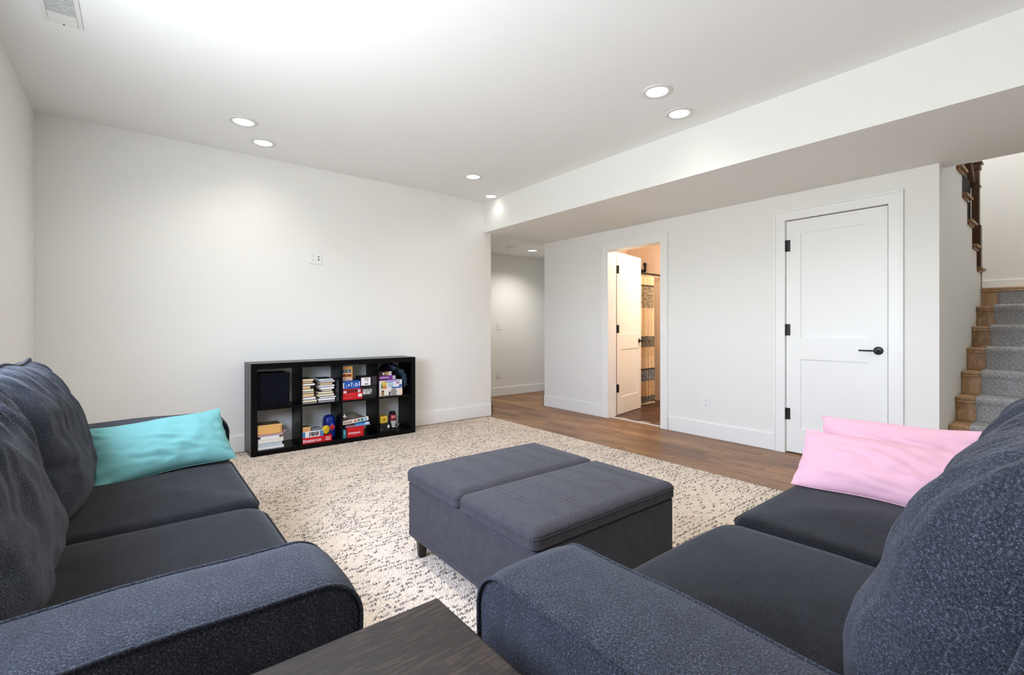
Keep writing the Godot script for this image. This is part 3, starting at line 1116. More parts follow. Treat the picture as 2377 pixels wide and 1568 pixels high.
func sofa_arm(o: Node3D, s: float, top: float) -> void:
	var half := 0.108
	var front := 0.930 if top > 0.64 else 0.908
	var outline := PackedVector2Array()
	outline.append(Vector2(front, 0.065))
	for k in 5:
		outline.append(Vector2(front + 0.002 * sin(k), 0.16 + 0.08 * k))
	var r := 0.074
	for k in 13:
		var a := PI / 2 * k / 12.0
		outline.append(Vector2(front - r + r * cos(a), top - r + r * sin(a)))
	for k in 9:
		outline.append(Vector2(0.72 - 0.085 * k, top + 0.004 * sin(k * 1.1)))
	outline.append(Vector2(0.01, top))
	outline.append(Vector2(0.01, 0.065))
	var last := outline.size() - 1
	var centre := Vector2(0.45, 0.33)
	# the strip that wraps front, top and back, slightly crowned, with soft edges
	var wrap_ := sheet(last, 12, func(a, b):
		var i := int(round(a * last))
		var p := outline[i]
		var c := sin((b - 0.5) * PI)
		var d := outline[mini(i + 1, last)] - outline[maxi(i - 1, 0)]
		var nn := Vector2(d.y, -d.x).normalized()
		if nn.dot(p - centre) < 0:
			nn = -nn
		var lift := 0.009 * (1.0 - pow(absf(c), 4.0)) - 0.001
		p += nn * lift
		return Vector3(c * half, p.y, p.x), false)
	var x0 := s * 0.922
	var arm := part("arm", wrap_, M.sofa, o, Vector3(x0, 0, 0))
	for e in [-1.0, 1.0]:
		# side panel, a little hollow inside its piping
		var inset := 0.0
		var pan := sheet(last, 6, func(a, b):
			var i := int(round(a * last))
			var p := centre.lerp(outline[i], 1.0 - b) if b < 1.0 else centre
			var puff := 0.006 * sin(PI * clampf(b, 0.0, 0.5)) + 0.003 * sin(p.x * 19.0 + s * 2.0) * sin(p.y * 13.0) * minf(1.0, b * 4.0)
			return Vector3(e * (half + puff - inset - 0.004), p.y, p.x), e < 0)
		part("side_panel", pan, M.sofa, arm)
		var line := PackedVector3Array()
		for p in outline:
			line.append(Vector3(e * half, p.y, p.x))
		part("piping", tube(line, 0.0036, 7), M.sofa, arm)


func rounded_loop(w: float, d: float, r: float, y: float, out := 0.0) -> PackedVector3Array:
	var pts := PackedVector3Array()
	for q in 4:
		var sx := 1.0 if q in [0, 3] else -1.0
		var sz := 1.0 if q in [0, 1] else -1.0
		for k in 7:
			var a := PI / 2 * (q + k / 6.0)
			pts.append(Vector3(sx * (w / 2 - r) + (r + out) * cos(a), y, sz * (d / 2 - r) + (r + out) * sin(a)))
	# straight runs get points of their own, so that they can follow the cushion
	return pts


# soft slab with a crowned top: rings of a rounded rectangle, shrunk towards the middle
func seat_cushion(w: float, h: float, d: float, seed_: int) -> ArrayMesh:
	var nz := noise(seed_, 1.6, 2)
	var rings := []     # [shrink, height, out]
	for k in 9:
		var a := PI / 2 * k / 8.0
		rings.append([0.05 * (1.0 - sin(a)) , -h / 2 - 0.004 + 0.026 * (1.0 - cos(a))])
	rings = [[0.30, -h / 2], [0.05, -h / 2], [0.015, -h / 2 + 0.008], [0.0, -h / 2 + 0.022], [-0.006, -0.02], [-0.006, 0.02], [0.0, h / 2 - 0.030], [0.010, h / 2 - 0.013], [0.025, h / 2 - 0.003]]
	for k in 12:
		var q := (k + 1) / 12.0
		rings.append([0.025 + q * 0.305, h / 2 + 0.016 * sin(q * PI / 2) - 0.003 * (1 - q)])
	var per := 72
	var last := rings.size() - 1
	return sheet(per, last, func(a, b):
		var ring: Array = rings[int(round(b * last))]
		var ang: float = TAU * (0.0 if a > 0.9999 else a)
		var shr: float = ring[0]
		# rounded rectangle by superellipse, easing to a flat oval in the middle
		var e := 0.16
		var cx := signf(cos(ang)) * pow(absf(cos(ang)), e)
		var cz := signf(sin(ang)) * pow(absf(sin(ang)), e)
		var x: float = cx * maxf(w / 2 - shr * w / 0.66, 0.0)
		var z: float = cz * maxf(d / 2 - shr, 0.0)
		var y: float = ring[1]
		if y > 0:
			y += nz.get_noise_2d(x * 1.2, z * 1.2) * 0.007
		return Vector3(x, y, z), true)


func back_cushion(o: Node3D, s: float, L: bool, near: bool) -> void:
	var w := 0.80
	var y0 := 0.445
	var y1 := 0.965 if L else 0.95
	var hgt := y1 - y0
	var z_mid := 0.275 if L else 0.225
	var lean := 0.035 if L else 0.07
	var front := (0.135 if near else 0.150) if L else 0.170
	var back := 0.17
	var seed_ := int(40 + s * 3 + (10 if L else 0))
	var nz := noise(seed_, 1.0, 3)
	var x0 := s * (0.405 if L else 0.40)
	var shape := func(a: float, b: float, sgn: float) -> Vector3:
		# a, b in 0..1, crowded towards the rim
		var p := sin((a - 0.5) * PI)
		var q := sin((b - 0.5) * PI)
		var rim := pow(maxf(1.0 - pow(absf(p), 5.0), 0.0), 0.5) * pow(maxf(1.0 - pow(absf(q), 3.6), 0.0), 0.55)
		var t := (front if sgn > 0 else back) * rim * (1.0 - (0.24 if L else 0.10) * q)
		var x := p * w / 2 * (1.0 - 0.05 * q * q)
		var y := y0 + hgt * (q + 1) / 2 + 0.010 * sin(p * 4.0 + seed_) * (q + 1) / 2
		# gathers that run in from the top seam and die away
		var dist := (1.0 - q) * 0.5
		var gather := (0.012 if L else 0.014) * sin(p * (31.0 if L else 23.0) + 1.3 * sin(p * 9.0 + seed_) + nz.get_noise_2d(p * 3.0, q * 2.0) * 2.0) * exp(-dist * 4.5) * minf(1.0, rim * 3.0)
		gather += 0.0042 * sin(p * 84.0 + 4.0 * sin(p * 7.0 + seed_) + 3.0 * nz.get_noise_2d(p * 4.0, q * 3.0)) * exp(-dist * (7.0 if L else 4.2)) * minf(1.0, rim * 3.0)
		var sag := nz.get_noise_2d(x * 3.4, y * 3.4) * 0.022 * rim
		var crease := -0.012 * exp(-pow((q + 0.42 + 0.35 * p) / 0.07, 2.0)) * smoothstep(0.1, 0.9, absf(p)) * rim
		var z := z_mid - lean * (q + 0.2) + sgn * (t + gather + sag + crease)
		return Vector3(x, y, z)
	var faces := []
	for sgn in [1.0, -1.0]:
		faces.append([sheet(170, 60, func(a, b): return shape.call(a, b, sgn), sgn < 0), xf(Vector3.ZERO)])
	var c := part("back_cushion", joined(faces), M.sofa, o, Vector3(x0, 0, 0))
	var rim_pts := PackedVector3Array()
	for k in 40:
		rim_pts.append(shape.call(k / 40.0, 1.0, 0.0) + Vector3(0, 0.002, 0))
	for k in 40:
		rim_pts.append(shape.call(1.0, 1.0 - k / 40.0, 0.0))
	for k in 40:
		rim_pts.append(shape.call(1.0 - k / 40.0, 0.0, 0.0))
	for k in 40:
		rim_pts.append(shape.call(0.0, k / 40.0, 0.0))
	part("seam_piping", tube(rim_pts, 0.0065, 8, true), M.sofa, c)


# ---------------------------------------------------------------- loose pillows
func build_pillows() -> void:
	pillow("throw_pillow", "teal throw pillow leaning on the far arm of the left sofa", P(0.088, 0.581, 2.570), Vector3(0.465, 0.024, -0.085), Vector3(-0.02, 0.205, -0.19), 0.50, 0.285, 0.068, M.teal, 1, "")
	pillow("throw_pillow", "pink throw pillow lying in front, lower on the right sofa", P(2.150, 0.570, 0.490), Vector3(0.03, 0.0, 0.5), Vector3(0.185, 0.18, 0.0), 0.56, 0.27, 0.058, M.pink, 2, "pink pillows on the right sofa")
	pillow("throw_pillow", "pink throw pillow tucked behind the other, its top corner sticking up", P(2.300, 0.605, 0.475), Vector3(0.02, 0.012, 0.5), Vector3(0.10, 0.23, 0.0), 0.54, 0.25, 0.050, M.pink, 3, "pink pillows on the right sofa")


func pillow(called: String, label: String, at: Vector3, across: Vector3, up: Vector3, w: float, h: float, thick: float, m: Material, seed_: int, group: String) -> void:
	var bx := across.normalized()
	var bz := bx.cross(up).normalized()
	var by := bz.cross(bx).normalized()
	var o := thing(called, label, "pillow", at, 0, group)
	o.transform = Transform3D(Basis(bx, by, bz), at)
	var nz := noise(60 + seed_, 1.0, 3)
	var shape := func(a: float, b: float, sgn: float) -> Vector3:
		var p := sin((a - 0.5) * PI)
		var q := sin((b - 0.5) * PI)
		var rim := pow(maxf(1.0 - p * p, 0.0), 0.55) * pow(maxf(1.0 - q * q, 0.0), 0.55)
		# edges draw in between the corners
		var x := p * w / 2 * (1.0 - 0.045 * (1.0 - q * q)) + 0.0015 * sin(q * 14.0 + seed_) * p * p
		var y := q * h / 2 * (1.0 - 0.07 * (1.0 - p * p)) + 0.0025 * sin(p * 5.0 + seed_) * q * q
		var wr := 0.0
		var ends := exp(-(1.0 - absf(p)) * 4.0)
		wr += 0.005 * sin(q * 15.0 + p * 3.0 + nz.get_noise_2d(p * 60.0, q * 40.0) * 5.0) * ends * minf(1.0, rim * 4.0)
		wr += nz.get_noise_2d(x * 420.0, y * 700.0) * 0.009 * rim
		wr += 0.0045 * sin(p * 9.0 + q * 5.0 + nz.get_noise_2d(p * 30.0, q * 90.0) * 6.0) * rim * rim
		return Vector3(x, y, sgn * (thick * rim * (1.0 - 0.12 * q) + wr))
	nz.frequency = 0.02
	var faces := []
	for sgn in [1.0, -1.0]:
		faces.append([sheet(64, 44, func(a, b): return shape.call(a, b, sgn), sgn < 0), xf(Vector3.ZERO)])
	part("cover", joined(faces), m, o)
	var rim_pts := PackedVector3Array()
	for k in 30:
		rim_pts.append(shape.call(k / 30.0, 1.0, 0.0))
	for k in 30:
		rim_pts.append(shape.call(1.0, 1.0 - k / 30.0, 0.0))
	for k in 30:
		rim_pts.append(shape.call(1.0 - k / 30.0, 0.0, 0.0))
	for k in 30:
		rim_pts.append(shape.call(0.0, k / 30.0, 0.0))
	part("seam", tube(rim_pts, 0.0022, 6, true), m, o)


# ---------------------------------------------------------------- ottoman
func build_ottoman() -> void:
	var u0 := 0.995
	var u1 := 1.805
	var v0 := 1.13
	var v1 := 2.055
	var o := thing("storage_ottoman", "large grey fabric storage ottoman with two stitched lids on the rug", "ottoman", P((u0 + u1) / 2, 0.0, (v0 + v1) / 2))
	var w := u1 - u0
	var d := v1 - v0
	part("body", rbox(w - 0.012, 0.268, d - 0.012, 0.018, 3), M.linen, o, Vector3(0, 0.105 + 0.134, 0))
	part("bottom_seam", tube(rounded_loop(w - 0.012, d - 0.012, 0.018, 0.126, 0.0), 0.002, 5, true), M.groove, o)
	var ld := d / 2 - 0.002
	for s in [-1.0, 1.0]:
		var lid := part("lid", ottoman_lid(w + 0.004, ld + 0.001, s), M.linen, o, Vector3(0, 0.374, s * (ld / 2 + 0.002)))
		part("welt", tube(rounded_loop(w + 0.004, ld + 0.001, 0.030, 0.034, 0.0005), 0.0015, 5, true), M.linen, lid)
	for x in [-1.0, 1.0]:
		for z in [-1.0, 1.0]:
			part("leg", lathe([[0.0, 0.0], [0.020, 0.0], [0.030, 0.094], [0.0, 0.094]], 4), M.leg, o, Vector3(x * (w / 2 - 0.055), 0.013, z * (d / 2 - 0.055)), Basis(Vector3.UP, PI / 4))


func ottoman_lid(w: float, d: float, s: float) -> ArrayMesh:
	# stitched lines run across the lid in pairs, crossed by short lines
	var lines := [-0.27, -0.245, -0.135, -0.11, 0.0, 0.025, 0.135, 0.16, 0.275, 0.30]
	var nx := 260
	return sheet(nx, 64, func(a, b):
		# b: 0..1 over front wall, top, rear wall
		var x: float = (a - 0.5) * 2.0
		x = signf(x) * (1.0 - pow(1.0 - absf(x), 1.6)) if absf(x) > 0.0 else 0.0
		var q: float = (b - 0.5) * 2.0
		q = signf(q) * (1.0 - pow(1.0 - absf(q), 1.6)) if absf(q) > 0.0 else 0.0
		var r := 0.045
		# rounded shoulders
		var ex := maxf(absf(x) * w / 2 - (w / 2 - r), 0.0) / r
		var ez := maxf(absf(q) * d / 2 - (d / 2 - r), 0.0) / r
		var drop := minf(pow(maxf(ex, ez), 2.0), 1.0)
		var edge := pow(maxf(1.0 - drop, 0.0), 0.5)
		var xx := clampf(x * w / 2, -w / 2, w / 2)
		var zz := clampf(q * d / 2, -d / 2, d / 2)
		var y := 0.034 + 0.028 * edge + 0.011 * (1.0 - x * x) * (1.0 - q * q)
		if ex <= 0.0 and ez <= 0.0:
			for l in lines:
				y -= 0.0036 * exp(-pow((xx - l) / 0.0026, 2.0))
			y -= 0.0014 * exp(-pow((zz - s * 0.06) / 0.003, 2.0)) + 0.0014 * exp(-pow((zz + s * 0.10) / 0.003, 2.0))
		# rounded corners in plan
		var rc := 0.030
		var core := Vector2(clampf(xx, -w / 2 + rc, w / 2 - rc), clampf(zz, -d / 2 + rc, d / 2 - rc))
		var off := Vector2(xx, zz) - core
		if off.length() > 1e-6:
			off *= maxf(absf(off.x), absf(off.y)) / off.length()
			xx = core.x + off.x
			zz = core.y + off.y
		# the rim falls straight down to the body
		if absf(a - 0.5) > 0.4999 or absf(b - 0.5) > 0.4999:
			y = 0.0
		return Vector3(xx, y, zz), true)


# ---------------------------------------------------------------- side table
func build_side_table() -> void:
	var o := thing("side_table", "dark espresso wood side table between the two sofa arms", "side table", P(0.155, 0, 0.488))
	part("tabletop", rbox(0.56, 0.032, 0.556, 0.009, 3), M.table, o, Vector3(0, 0.584, 0))
	for x in [-1.0, 1.0]:
		for z in [-1.0, 1.0]:
			part("leg", rbox(0.045, 0.568, 0.045, 0.004, 2), M.table, o, Vector3(x * 0.235, 0.284, z * 0.235))
	for x in [-1.0, 1.0]:
		part("apron", rbox(0.02, 0.07, 0.43, 0.002), M.table, o, Vector3(x * 0.24, 0.533, 0))
		part("apron", rbox(0.43, 0.07, 0.02, 0.002), M.table, o, Vector3(0, 0.533, x * 0.24))
	part("shelf", rbox(0.46, 0.018, 0.46, 0.003), M.table, o, Vector3(0, 0.16, 0))


# ---------------------------------------------------------------- cube shelf
const SU := [0.779, 1.134, 1.489, 1.844]
const CELL := 0.339
const LOW := 0.053
const HIGH := 0.410
const FRONT := 4.394


func build_shelf() -> void:
	var o := thing("cube_shelf", "black eight-cube open shelf standing against the long wall", "shelf", P(1.481, 0.008, 4.547))
	var dep := 0.305
	var m: Material = M.shelf
	part("top_panel", rbox(1.504, 0.048, dep, 0.002), m, o, Vector3(0, 0.760, 0))
	part("bottom_panel", rbox(1.504, 0.044, dep, 0.002), m, o, Vector3(0, 0.022, 0))
	for s in [-1.0, 1.0]:
		part("side_panel", rbox(0.048, 0.6925, dep, 0.002), m, o, Vector3(s * 0.728, 0.3903, 0))
	for x in [1.126 - 1.481, 1.4815 - 1.481, 1.836 - 1.481]:
		part("divider", rbox(0.0155, 0.6925, dep - 0.004, 0.001), m, o, Vector3(x, 0.3903, -0.002))
	for k in 4:
		part("middle_shelf", rbox(CELL, 0.016, dep - 0.006, 0.001), m, o, Vector3(SU[k] + CELL / 2 - 1.481, 0.394, -0.003))


# a printed or plain carton: base, lid and what is on its front
func carton(called: String, label: String, category: String, u0: float, u1: float, y0: float, y1: float, v0: float, dep: float, m: Material, group := "", lid := true, turn := 0.0) -> Node3D:
	var w := u1 - u0
	var h := y1 - y0
	var o := thing(called, label, category, P((u0 + u1) / 2, y0, v0 + dep / 2), turn, group)
	if lid:
		part("base", rbox(w - 0.004, h * 0.5, dep - 0.004, 0.001), m, o, Vector3(0, h * 0.25, 0))
		part("lid", rbox(w, h * 0.92, dep, 0.0015), m, o, Vector3(0, h * 0.54, 0))
	else:
		part("carton", rbox(w, h, dep, 0.0015), m, o, Vector3(0, h / 2, 0))
	return o


func patch(o: Node3D, called: String, x: float, y: float, w: float, h: float, z: float, m: Material) -> MeshInstance3D:
	return part(called, rbox(w, h, 0.0012, 0.0004), m, o, Vector3(x, y, z))


func book(label: String, u0: float, u1: float, y0: float, y1: float, v0: float, dep: float, pages: Color, cover: Color, group: String) -> void:
	var w := u1 - u0
	var h := y1 - y0
	var t := minf(0.0022, h * 0.16)
	var o := thing("book", label, "book", P((u0 + u1) / 2, y0, v0 + dep / 2), 0, group)
	part("pages", rbox(w - 0.004, h - 2 * t, dep - 0.004, 0.0008), mat(pages, 0.85), o, Vector3(0, h / 2, 0.0))
	part("cover", joined([[rbox(w, t, dep, 0.0005), xf(Vector3(0, t / 2, 0))], [rbox(w, t, dep, 0.0005), xf(Vector3(0, h - t / 2, 0))], [rbox(w, h, 0.003, 0.0005), xf(Vector3(0, h / 2, -dep / 2 + 0.0015))]]), mat(cover, 0.5), o)


const NTH := ["bottom", "second from bottom", "third from bottom", "fourth from bottom", "fifth from bottom", "sixth from bottom", "seventh from bottom", "eighth from bottom", "ninth from bottom", "tenth from bottom", "eleventh from bottom", "topmost"]


func build_shelf_contents() -> void:
	# upper row, first cube: a black fabric bin
	var f := HIGH
	var bin := thing("storage_bin", "black fabric storage bin in the upper left cube of the shelf", "bin", P(0.914, f, 4.575))
	var wl := []
	for s in [-1.0, 1.0]:
		wl.append([rbox(0.004, 0.285, 0.22, 0.0015), xf(Vector3(s * 0.129, 0.1425, 0))])
		wl.append([rbox(0.262, 0.285, 0.004, 0.0015), xf(Vector3(0, 0.1425, s * 0.11))])
	wl.append([rbox(0.26, 0.004, 0.22, 0.001), xf(Vector3(0, 0.002, 0))])
	part("body", joined(wl), M.bin, bin)
	part("rim_binding", tube(rounded_loop(0.262, 0.224, 0.004, 0.286, 0.0), 0.003, 6, true), M.black, bin)
	# second cube: two stacks of books, fore-edges outwards
	var left := [[1.263, 0.404, 0.418, 0], [1.263, 0.418, 0.441, 1], [1.255, 0.444, 0.466, 2], [1.237, 0.471, 0.499, 3], [1.239, 0.499, 0.513, 1], [1.236, 0.524, 0.540, 1], [1.207, 0.540, 0.568, 3], [1.246, 0.571, 0.588, 2], [1.229, 0.588, 0.609, 3], [1.233, 0.609, 0.630, 4]]
	var page := [c8(170, 160, 148), c8(238, 226, 196), c8(246, 246, 244), c8(226, 190, 144), c8(240, 218, 180), c8(236, 222, 190), c8(170, 168, 176), c8(250, 250, 250)]
	var page_word := ["grey-edged", "cream-edged", "white-edged", "tan-edged", "pale tan-edged", "ivory-edged", "grey-edged", "bright white-edged"]
	var covers := [c8(20, 18, 20), c8(30, 26, 40), c8(60, 30, 28), c8(24, 34, 44), c8(46, 44, 40)]
	var y := HIGH
	for k in left.size():
		var b: Array = left[k]
		var y1: float = b[2] + 0.006
		book("%s book, %s in the left book stack of the second upper cube" % [page_word[b[3]], NTH[k] if k < left.size() - 1 else "topmost"], 1.137, b[0], y, y1, 4.41 + 0.004 * (k % 3), 0.16 + 0.01 * (k % 4), page[b[3]], covers[k % 5], "books in the left stack of the second upper cube")
		y = y1
	var right := [[1.276, 1.424, 0.422, 6], [1.276, 1.426, 0.445, 7], [1.286, 1.433, 0.460, 7], [1.269, 1.418, 0.485, 5], [1.276, 1.407, 0.507, 5], [1.308, 1.398, 0.524, 1], [1.292, 1.416, 0.546, 7], [1.283, 1.421, 0.565, 7], [1.291, 1.401, 0.585, 3], [1.288, 1.421, 0.593, 2], [1.288, 1.423, 0.606, 7], [1.281, 1.408, 0.622, 7]]
	y = HIGH
	for k in right.size():
		var b: Array = right[k]
		var y1: float = b[2] + 0.005
		book("%s book, %s in the right book stack of the second upper cube" % [page_word[b[3]], NTH[k]], b[0], b[1], y, y1, 4.412 + 0.005 * (k % 2), 0.17 + 0.01 * (k % 3), page[b[3]], covers[(k + 2) % 5], "books in the right stack of the second upper cube")
		y = y1
	y = HIGH
	for k in 5:
		var y1 := HIGH + 0.040 * (k + 1) + 0.004 * (k % 2)
		book("dark book at the back of the second upper cube, %s beside the divider" % NTH[k], 1.437, 1.470, y, y1, 4.43, 0.16, [c8(52, 52, 58), c8(40, 42, 52), c8(60, 58, 62)][k % 3], c8(26, 26, 32), "dark books against the divider")
		y = y1
	third_cube()
	fourth_cube()
	lower_first_cube()
	lower_second_cube()
	lower_third_cube()
	lower_fourth_cube()


func third_cube() -> void:
	var f := HIGH
	var white := mat(c8(244, 244, 246), 0.5)
	var red := carton("board_game_box", "red board game box at the bottom of the third upper cube", "box", 1.493, 1.682, f, 0.514, 4.412, 0.26, mat(c8(206, 22, 34), 0.35))
	var z := 0.1312
	patch(red, "dark_band", 0.0, 0.084, 0.186, 0.030, z, mat(c8(120, 10, 22), 0.4))
	patch(red, "white_label", 0.071, 0.038, 0.038, 0.028, z, white)
	patch(red, "number_badge", 0.062, 0.080, 0.024, 0.026, z + 0.001, white)
	patch(red, "white_print", -0.073, 0.078, 0.03, 0.022, z + 0.001, mat(c8(236, 200, 200), 0.5))
	patch(red, "pale_stripe", -0.03, 0.052, 0.10, 0.004, z, mat(c8(240, 90, 90), 0.4))
	patch(red, "pale_stripe", -0.045, 0.022, 0.08, 0.004, z, mat(c8(240, 90, 90), 0.4))
	patch(red, "badge_mark", 0.062, 0.080, 0.010, 0.014, z + 0.002, mat(c8(200, 90, 96), 0.5))
	var blue := carton("board_game_box", "blue board game box on the red one in the third upper cube", "box", 1.493, 1.664, 0.514, 0.588, 4.414, 0.25, mat(c8(30, 84, 168), 0.35))
	z = 0.1262
	lettering("I", 0.05, white, blue, Vector3(-0.078, 0.034, z))
	lettering("(", 0.03, mat(c8(150, 190, 240), 0.5), blue, Vector3(-0.048, 0.030, z))
	lettering("P", 0.024, white, blue, Vector3(-0.026, 0.034, z))
	lettering("?", 0.036, white, blue, Vector3(-0.002, 0.040, z))
	lettering(")", 0.03, mat(c8(150, 190, 240), 0.5), blue, Vector3(0.02, 0.032, z))
	lettering("D", 0.032, white, blue, Vector3(0.045, 0.036, z))
	lettering("I", 0.036, white, blue, Vector3(0.073, 0.042, z))
	var lowblk := carton("card_game_box", "black card game box with bold white wording, below the other black one", "box", 1.684, 1.826, f, 0.530, 4.414, 0.14, M.black)
	lettering("WHAT DO YOU", 0.016, white, lowblk, Vector3(-0.024, 0.082, 0.0705), 0.088)
	lettering("MEME?", 0.034, white, lowblk, Vector3(-0.024, 0.056, 0.0705), 0.088)
	patch(lowblk, "grey_patch", 0.048, 0.075, 0.034, 0.03, 0.0705, mat(c8(34, 34, 50), 0.5))
	var upblk := carton("card_game_box", "black card game box with a white label, on top of the other black one", "box", 1.668, 1.826, 0.530, 0.622, 4.414, 0.14, M.black)
	patch(upblk, "white_label", -0.031, 0.044, 0.092, 0.076, 0.0705, mat(c8(248, 240, 242), 0.5))
	lettering("WHAT", 0.012, M.black, upblk, Vector3(-0.024, 0.068, 0.0715), 0.038)
	lettering("do YOU", 0.010, M.black, upblk, Vector3(-0.020, 0.048, 0.0715), 0.026)
	lettering("MEME?", 0.013, M.black, upblk, Vector3(-0.023, 0.020, 0.0715), 0.036)
	patch(upblk, "grey_patch", 0.055, 0.046, 0.05, 0.07, 0.0705, mat(c8(46, 42, 54), 0.5))
	# standing picture book, shaped like a house front
	var o := thing("picture_book", "orange picture book standing upright on the blue game box", "book", P(1.551, 0.588, 4.47))
	part("cover", rbox(0.108, 0.138, 0.018, 0.002), mat(c8(226, 162, 82), 0.5), o, Vector3(0, 0.069, 0))
	for k in 3:
		part("window_cutout", rbox(0.024, 0.034, 0.003, 0.001), mat(c8(70, 110, 140), 0.3), o, Vector3(-0.037 + 0.031 * k, 0.092, 0.0095))
	for k in 2:
		part("red_panel", rbox(0.042, 0.024, 0.003, 0.001), mat(c8(140, 44, 24), 0.4), o, Vector3(-0.028 + 0.048 * k, 0.050, 0.0095))
	part("cream_band", rbox(0.094, 0.006, 0.003, 0.001), mat(c8(246, 226, 200), 0.5), o, Vector3(-0.006, 0.070, 0.0095))
	part("cream_band", rbox(0.094, 0.006, 0.003, 0.001), mat(c8(246, 226, 200), 0.5), o, Vector3(-0.006, 0.032, 0.0095))
	for k in 4:
		part("pale_disc", lathe([[0.0, 0.0], [0.009, 0.0], [0.009, 0.003], [0.0, 0.003]], 14), mat(c8(232, 222, 236), 0.5), o, Vector3(-0.032 + 0.024 * k, 0.014, 0.0085), Basis(Vector3.RIGHT, PI / 2))


func fourth_cube() -> void:
	var f := HIGH
	# black drawstring bag filling the back of the cube
	var bag := thing("fabric_bag", "soft black bag filling the back of the upper right cube", "bag", P(2.04, f, 4.61))
	var nz := noise(88, 6.0, 2)
	part("body", sheet(40, 20, func(s, t):
		var a: float = TAU * (0.0 if s > 0.999 else s)
		var e := 0.45
		var r: float = pow(sin(PI * clampf(0.02 + t * 0.96, 0, 1)), 0.4) if t < 0.5 else pow(maxf(1.0 - pow((t - 0.5) * 2.0, 3.0), 0.0), 0.6)
		var x: float = signf(cos(a)) * pow(absf(cos(a)), e) * 0.115 * r
		var z: float = signf(sin(a)) * pow(absf(sin(a)), e) * 0.068 * r
		return Vector3(x * (1 + 0.06 * nz.get_noise_2d(a, t)), t * 0.325, z * (1 + 0.1 * nz.get_noise_2d(a + 9, t))), true), M.bin, bag)
	var cols := [[2.096, 0.482, c8(238, 228, 214), "white board game box with a pictured bowl, bottom of the upper right cube"], [2.092, 0.567, c8(236, 232, 240), "multicoloured board game box, third from the top in the upper right cube"], [2.026, 0.616, c8(120, 46, 140), "purple game box, second from the top in the upper right cube"], [1.983, 0.657, c8(54, 34, 30), "small brown game box on top in the upper right cube"]]
	var y := f
	var boxes := []
	for k in 4:
		var b: Array = cols[k]
		boxes.append(carton("board_game_box", b[3], "box", 1.848, b[0], y, b[1], 4.412 + 0.002 * k, 0.125, mat(b[2], 0.4), "", k != 3))
		y = b[1]
	var z := 0.0637
	var b0: Node3D = boxes[0]
	patch(b0, "tan_panel", -0.085, 0.038, 0.026, 0.05, z, mat(c8(150, 112, 70), 0.5))
	patch(b0, "dark_strip", -0.085, 0.056, 0.022, 0.008, z + 0.001, M.black)
	part("pictured_bowl", lathe([[0.0, 0.0], [0.034, 0.0], [0.034, 0.0012], [0.0, 0.0012]], 24), mat(c8(150, 146, 140), 0.5), b0, Vector3(0.03, 0.040, z), Basis(Vector3.RIGHT, PI / 2))
	patch(b0, "navy_panel", -0.014, 0.026, 0.016, 0.04, z + 0.0005, mat(c8(50, 62, 84), 0.5))
	patch(b0, "brown_strip", -0.02, 0.006, 0.18, 0.006, z, mat(c8(70, 52, 44), 0.5))
	patch(b0, "pink_panel", 0.102, 0.036, 0.03, 0.055, z, mat(c8(244, 214, 196), 0.5))
	var b1: Node3D = boxes[1]
	patch(b1, "yellow_panel", -0.07, 0.043, 0.06, 0.07, z, mat(c8(216, 190, 96), 0.5))
	patch(b1, "orange_panel", -0.066, 0.020, 0.04, 0.026, z + 0.001, mat(c8(214, 126, 50), 0.5))
	patch(b1, "green_panel", -0.092, 0.028, 0.016, 0.04, z + 0.001, mat(c8(90, 122, 80), 0.5))
	patch(b1, "pale_blue_panel", 0.0, 0.044, 0.07, 0.05, z, mat(c8(206, 232, 244), 0.5))
	for k in 3:
		patch(b1, "dark_print", -0.002 + 0.004 * k, 0.062 - 0.018 * k, 0.05, 0.005, z + 0.001, mat(c8(40, 56, 74), 0.5))
	patch(b1, "blue_wedge", 0.06, 0.010, 0.10, 0.014, z + 0.0005, mat(c8(58, 100, 178), 0.5))
	patch(b1, "blue_panel", 0.104, 0.028, 0.026, 0.026, z + 0.001, mat(c8(66, 98, 180), 0.5))
	patch(b1, "maroon_print", 0.076, 0.056, 0.034, 0.012, z + 0.001, mat(c8(120, 60, 80), 0.5))
	patch(b1, "violet_strip", 0.02, 0.076, 0.16, 0.010, z, mat(c8(140, 130, 200), 0.5))
	var b2: Node3D = boxes[2]
	patch(b2, "lilac_print", -0.034, 0.030, 0.10, 0.016, z, mat(c8(170, 140, 176), 0.5))
	patch(b2, "dark_violet_print", -0.038, 0.014, 0.09, 0.010, z, mat(c8(70, 30, 84), 0.5))
	patch(b2, "white_badge", 0.070, 0.027, 0.026, 0.032, z, M.white)
	patch(b2, "badge_mark", 0.070, 0.028, 0.009, 0.016, z + 0.001, M.black)
	var b3: Node3D = boxes[3]
	part("white_seal", lathe([[0.0, 0.0], [0.012, 0.0], [0.012, 0.0012], [0.0, 0.0012]], 18), mat(c8(214, 208, 200), 0.5), b3, Vector3(-0.018, 0.020, z), Basis(Vector3.RIGHT, PI / 2))
	patch(b3, "gold_panel", 0.018, 0.021, 0.036, 0.034, z, mat(c8(172, 136, 74), 0.5))
	patch(b3, "white_badge", 0.051, 0.021, 0.028, 0.036, z, M.white)
	patch(b3, "badge_mark", 0.053, 0.022, 0.008, 0.018, z + 0.001, M.black)
	# dusty blue spiky sprig lying over the bag
	var sp := thing("artificial_sprig", "dusty blue spiky artificial sprig hanging in the upper right cube", "artificial plant", P(2.128, f + 0.16, 4.47))
	var stem := PackedVector3Array([Vector3(-0.115, 0.125, -0.03), Vector3(-0.06, 0.108, -0.01), Vector3(-0.02, 0.08, 0.0), Vector3(0.008, 0.04, 0.0), Vector3(0.014, -0.02, 0.0), Vector3(0.012, -0.07, 0.0)])
	var sm := mat(c8(70, 92, 112), 0.7)
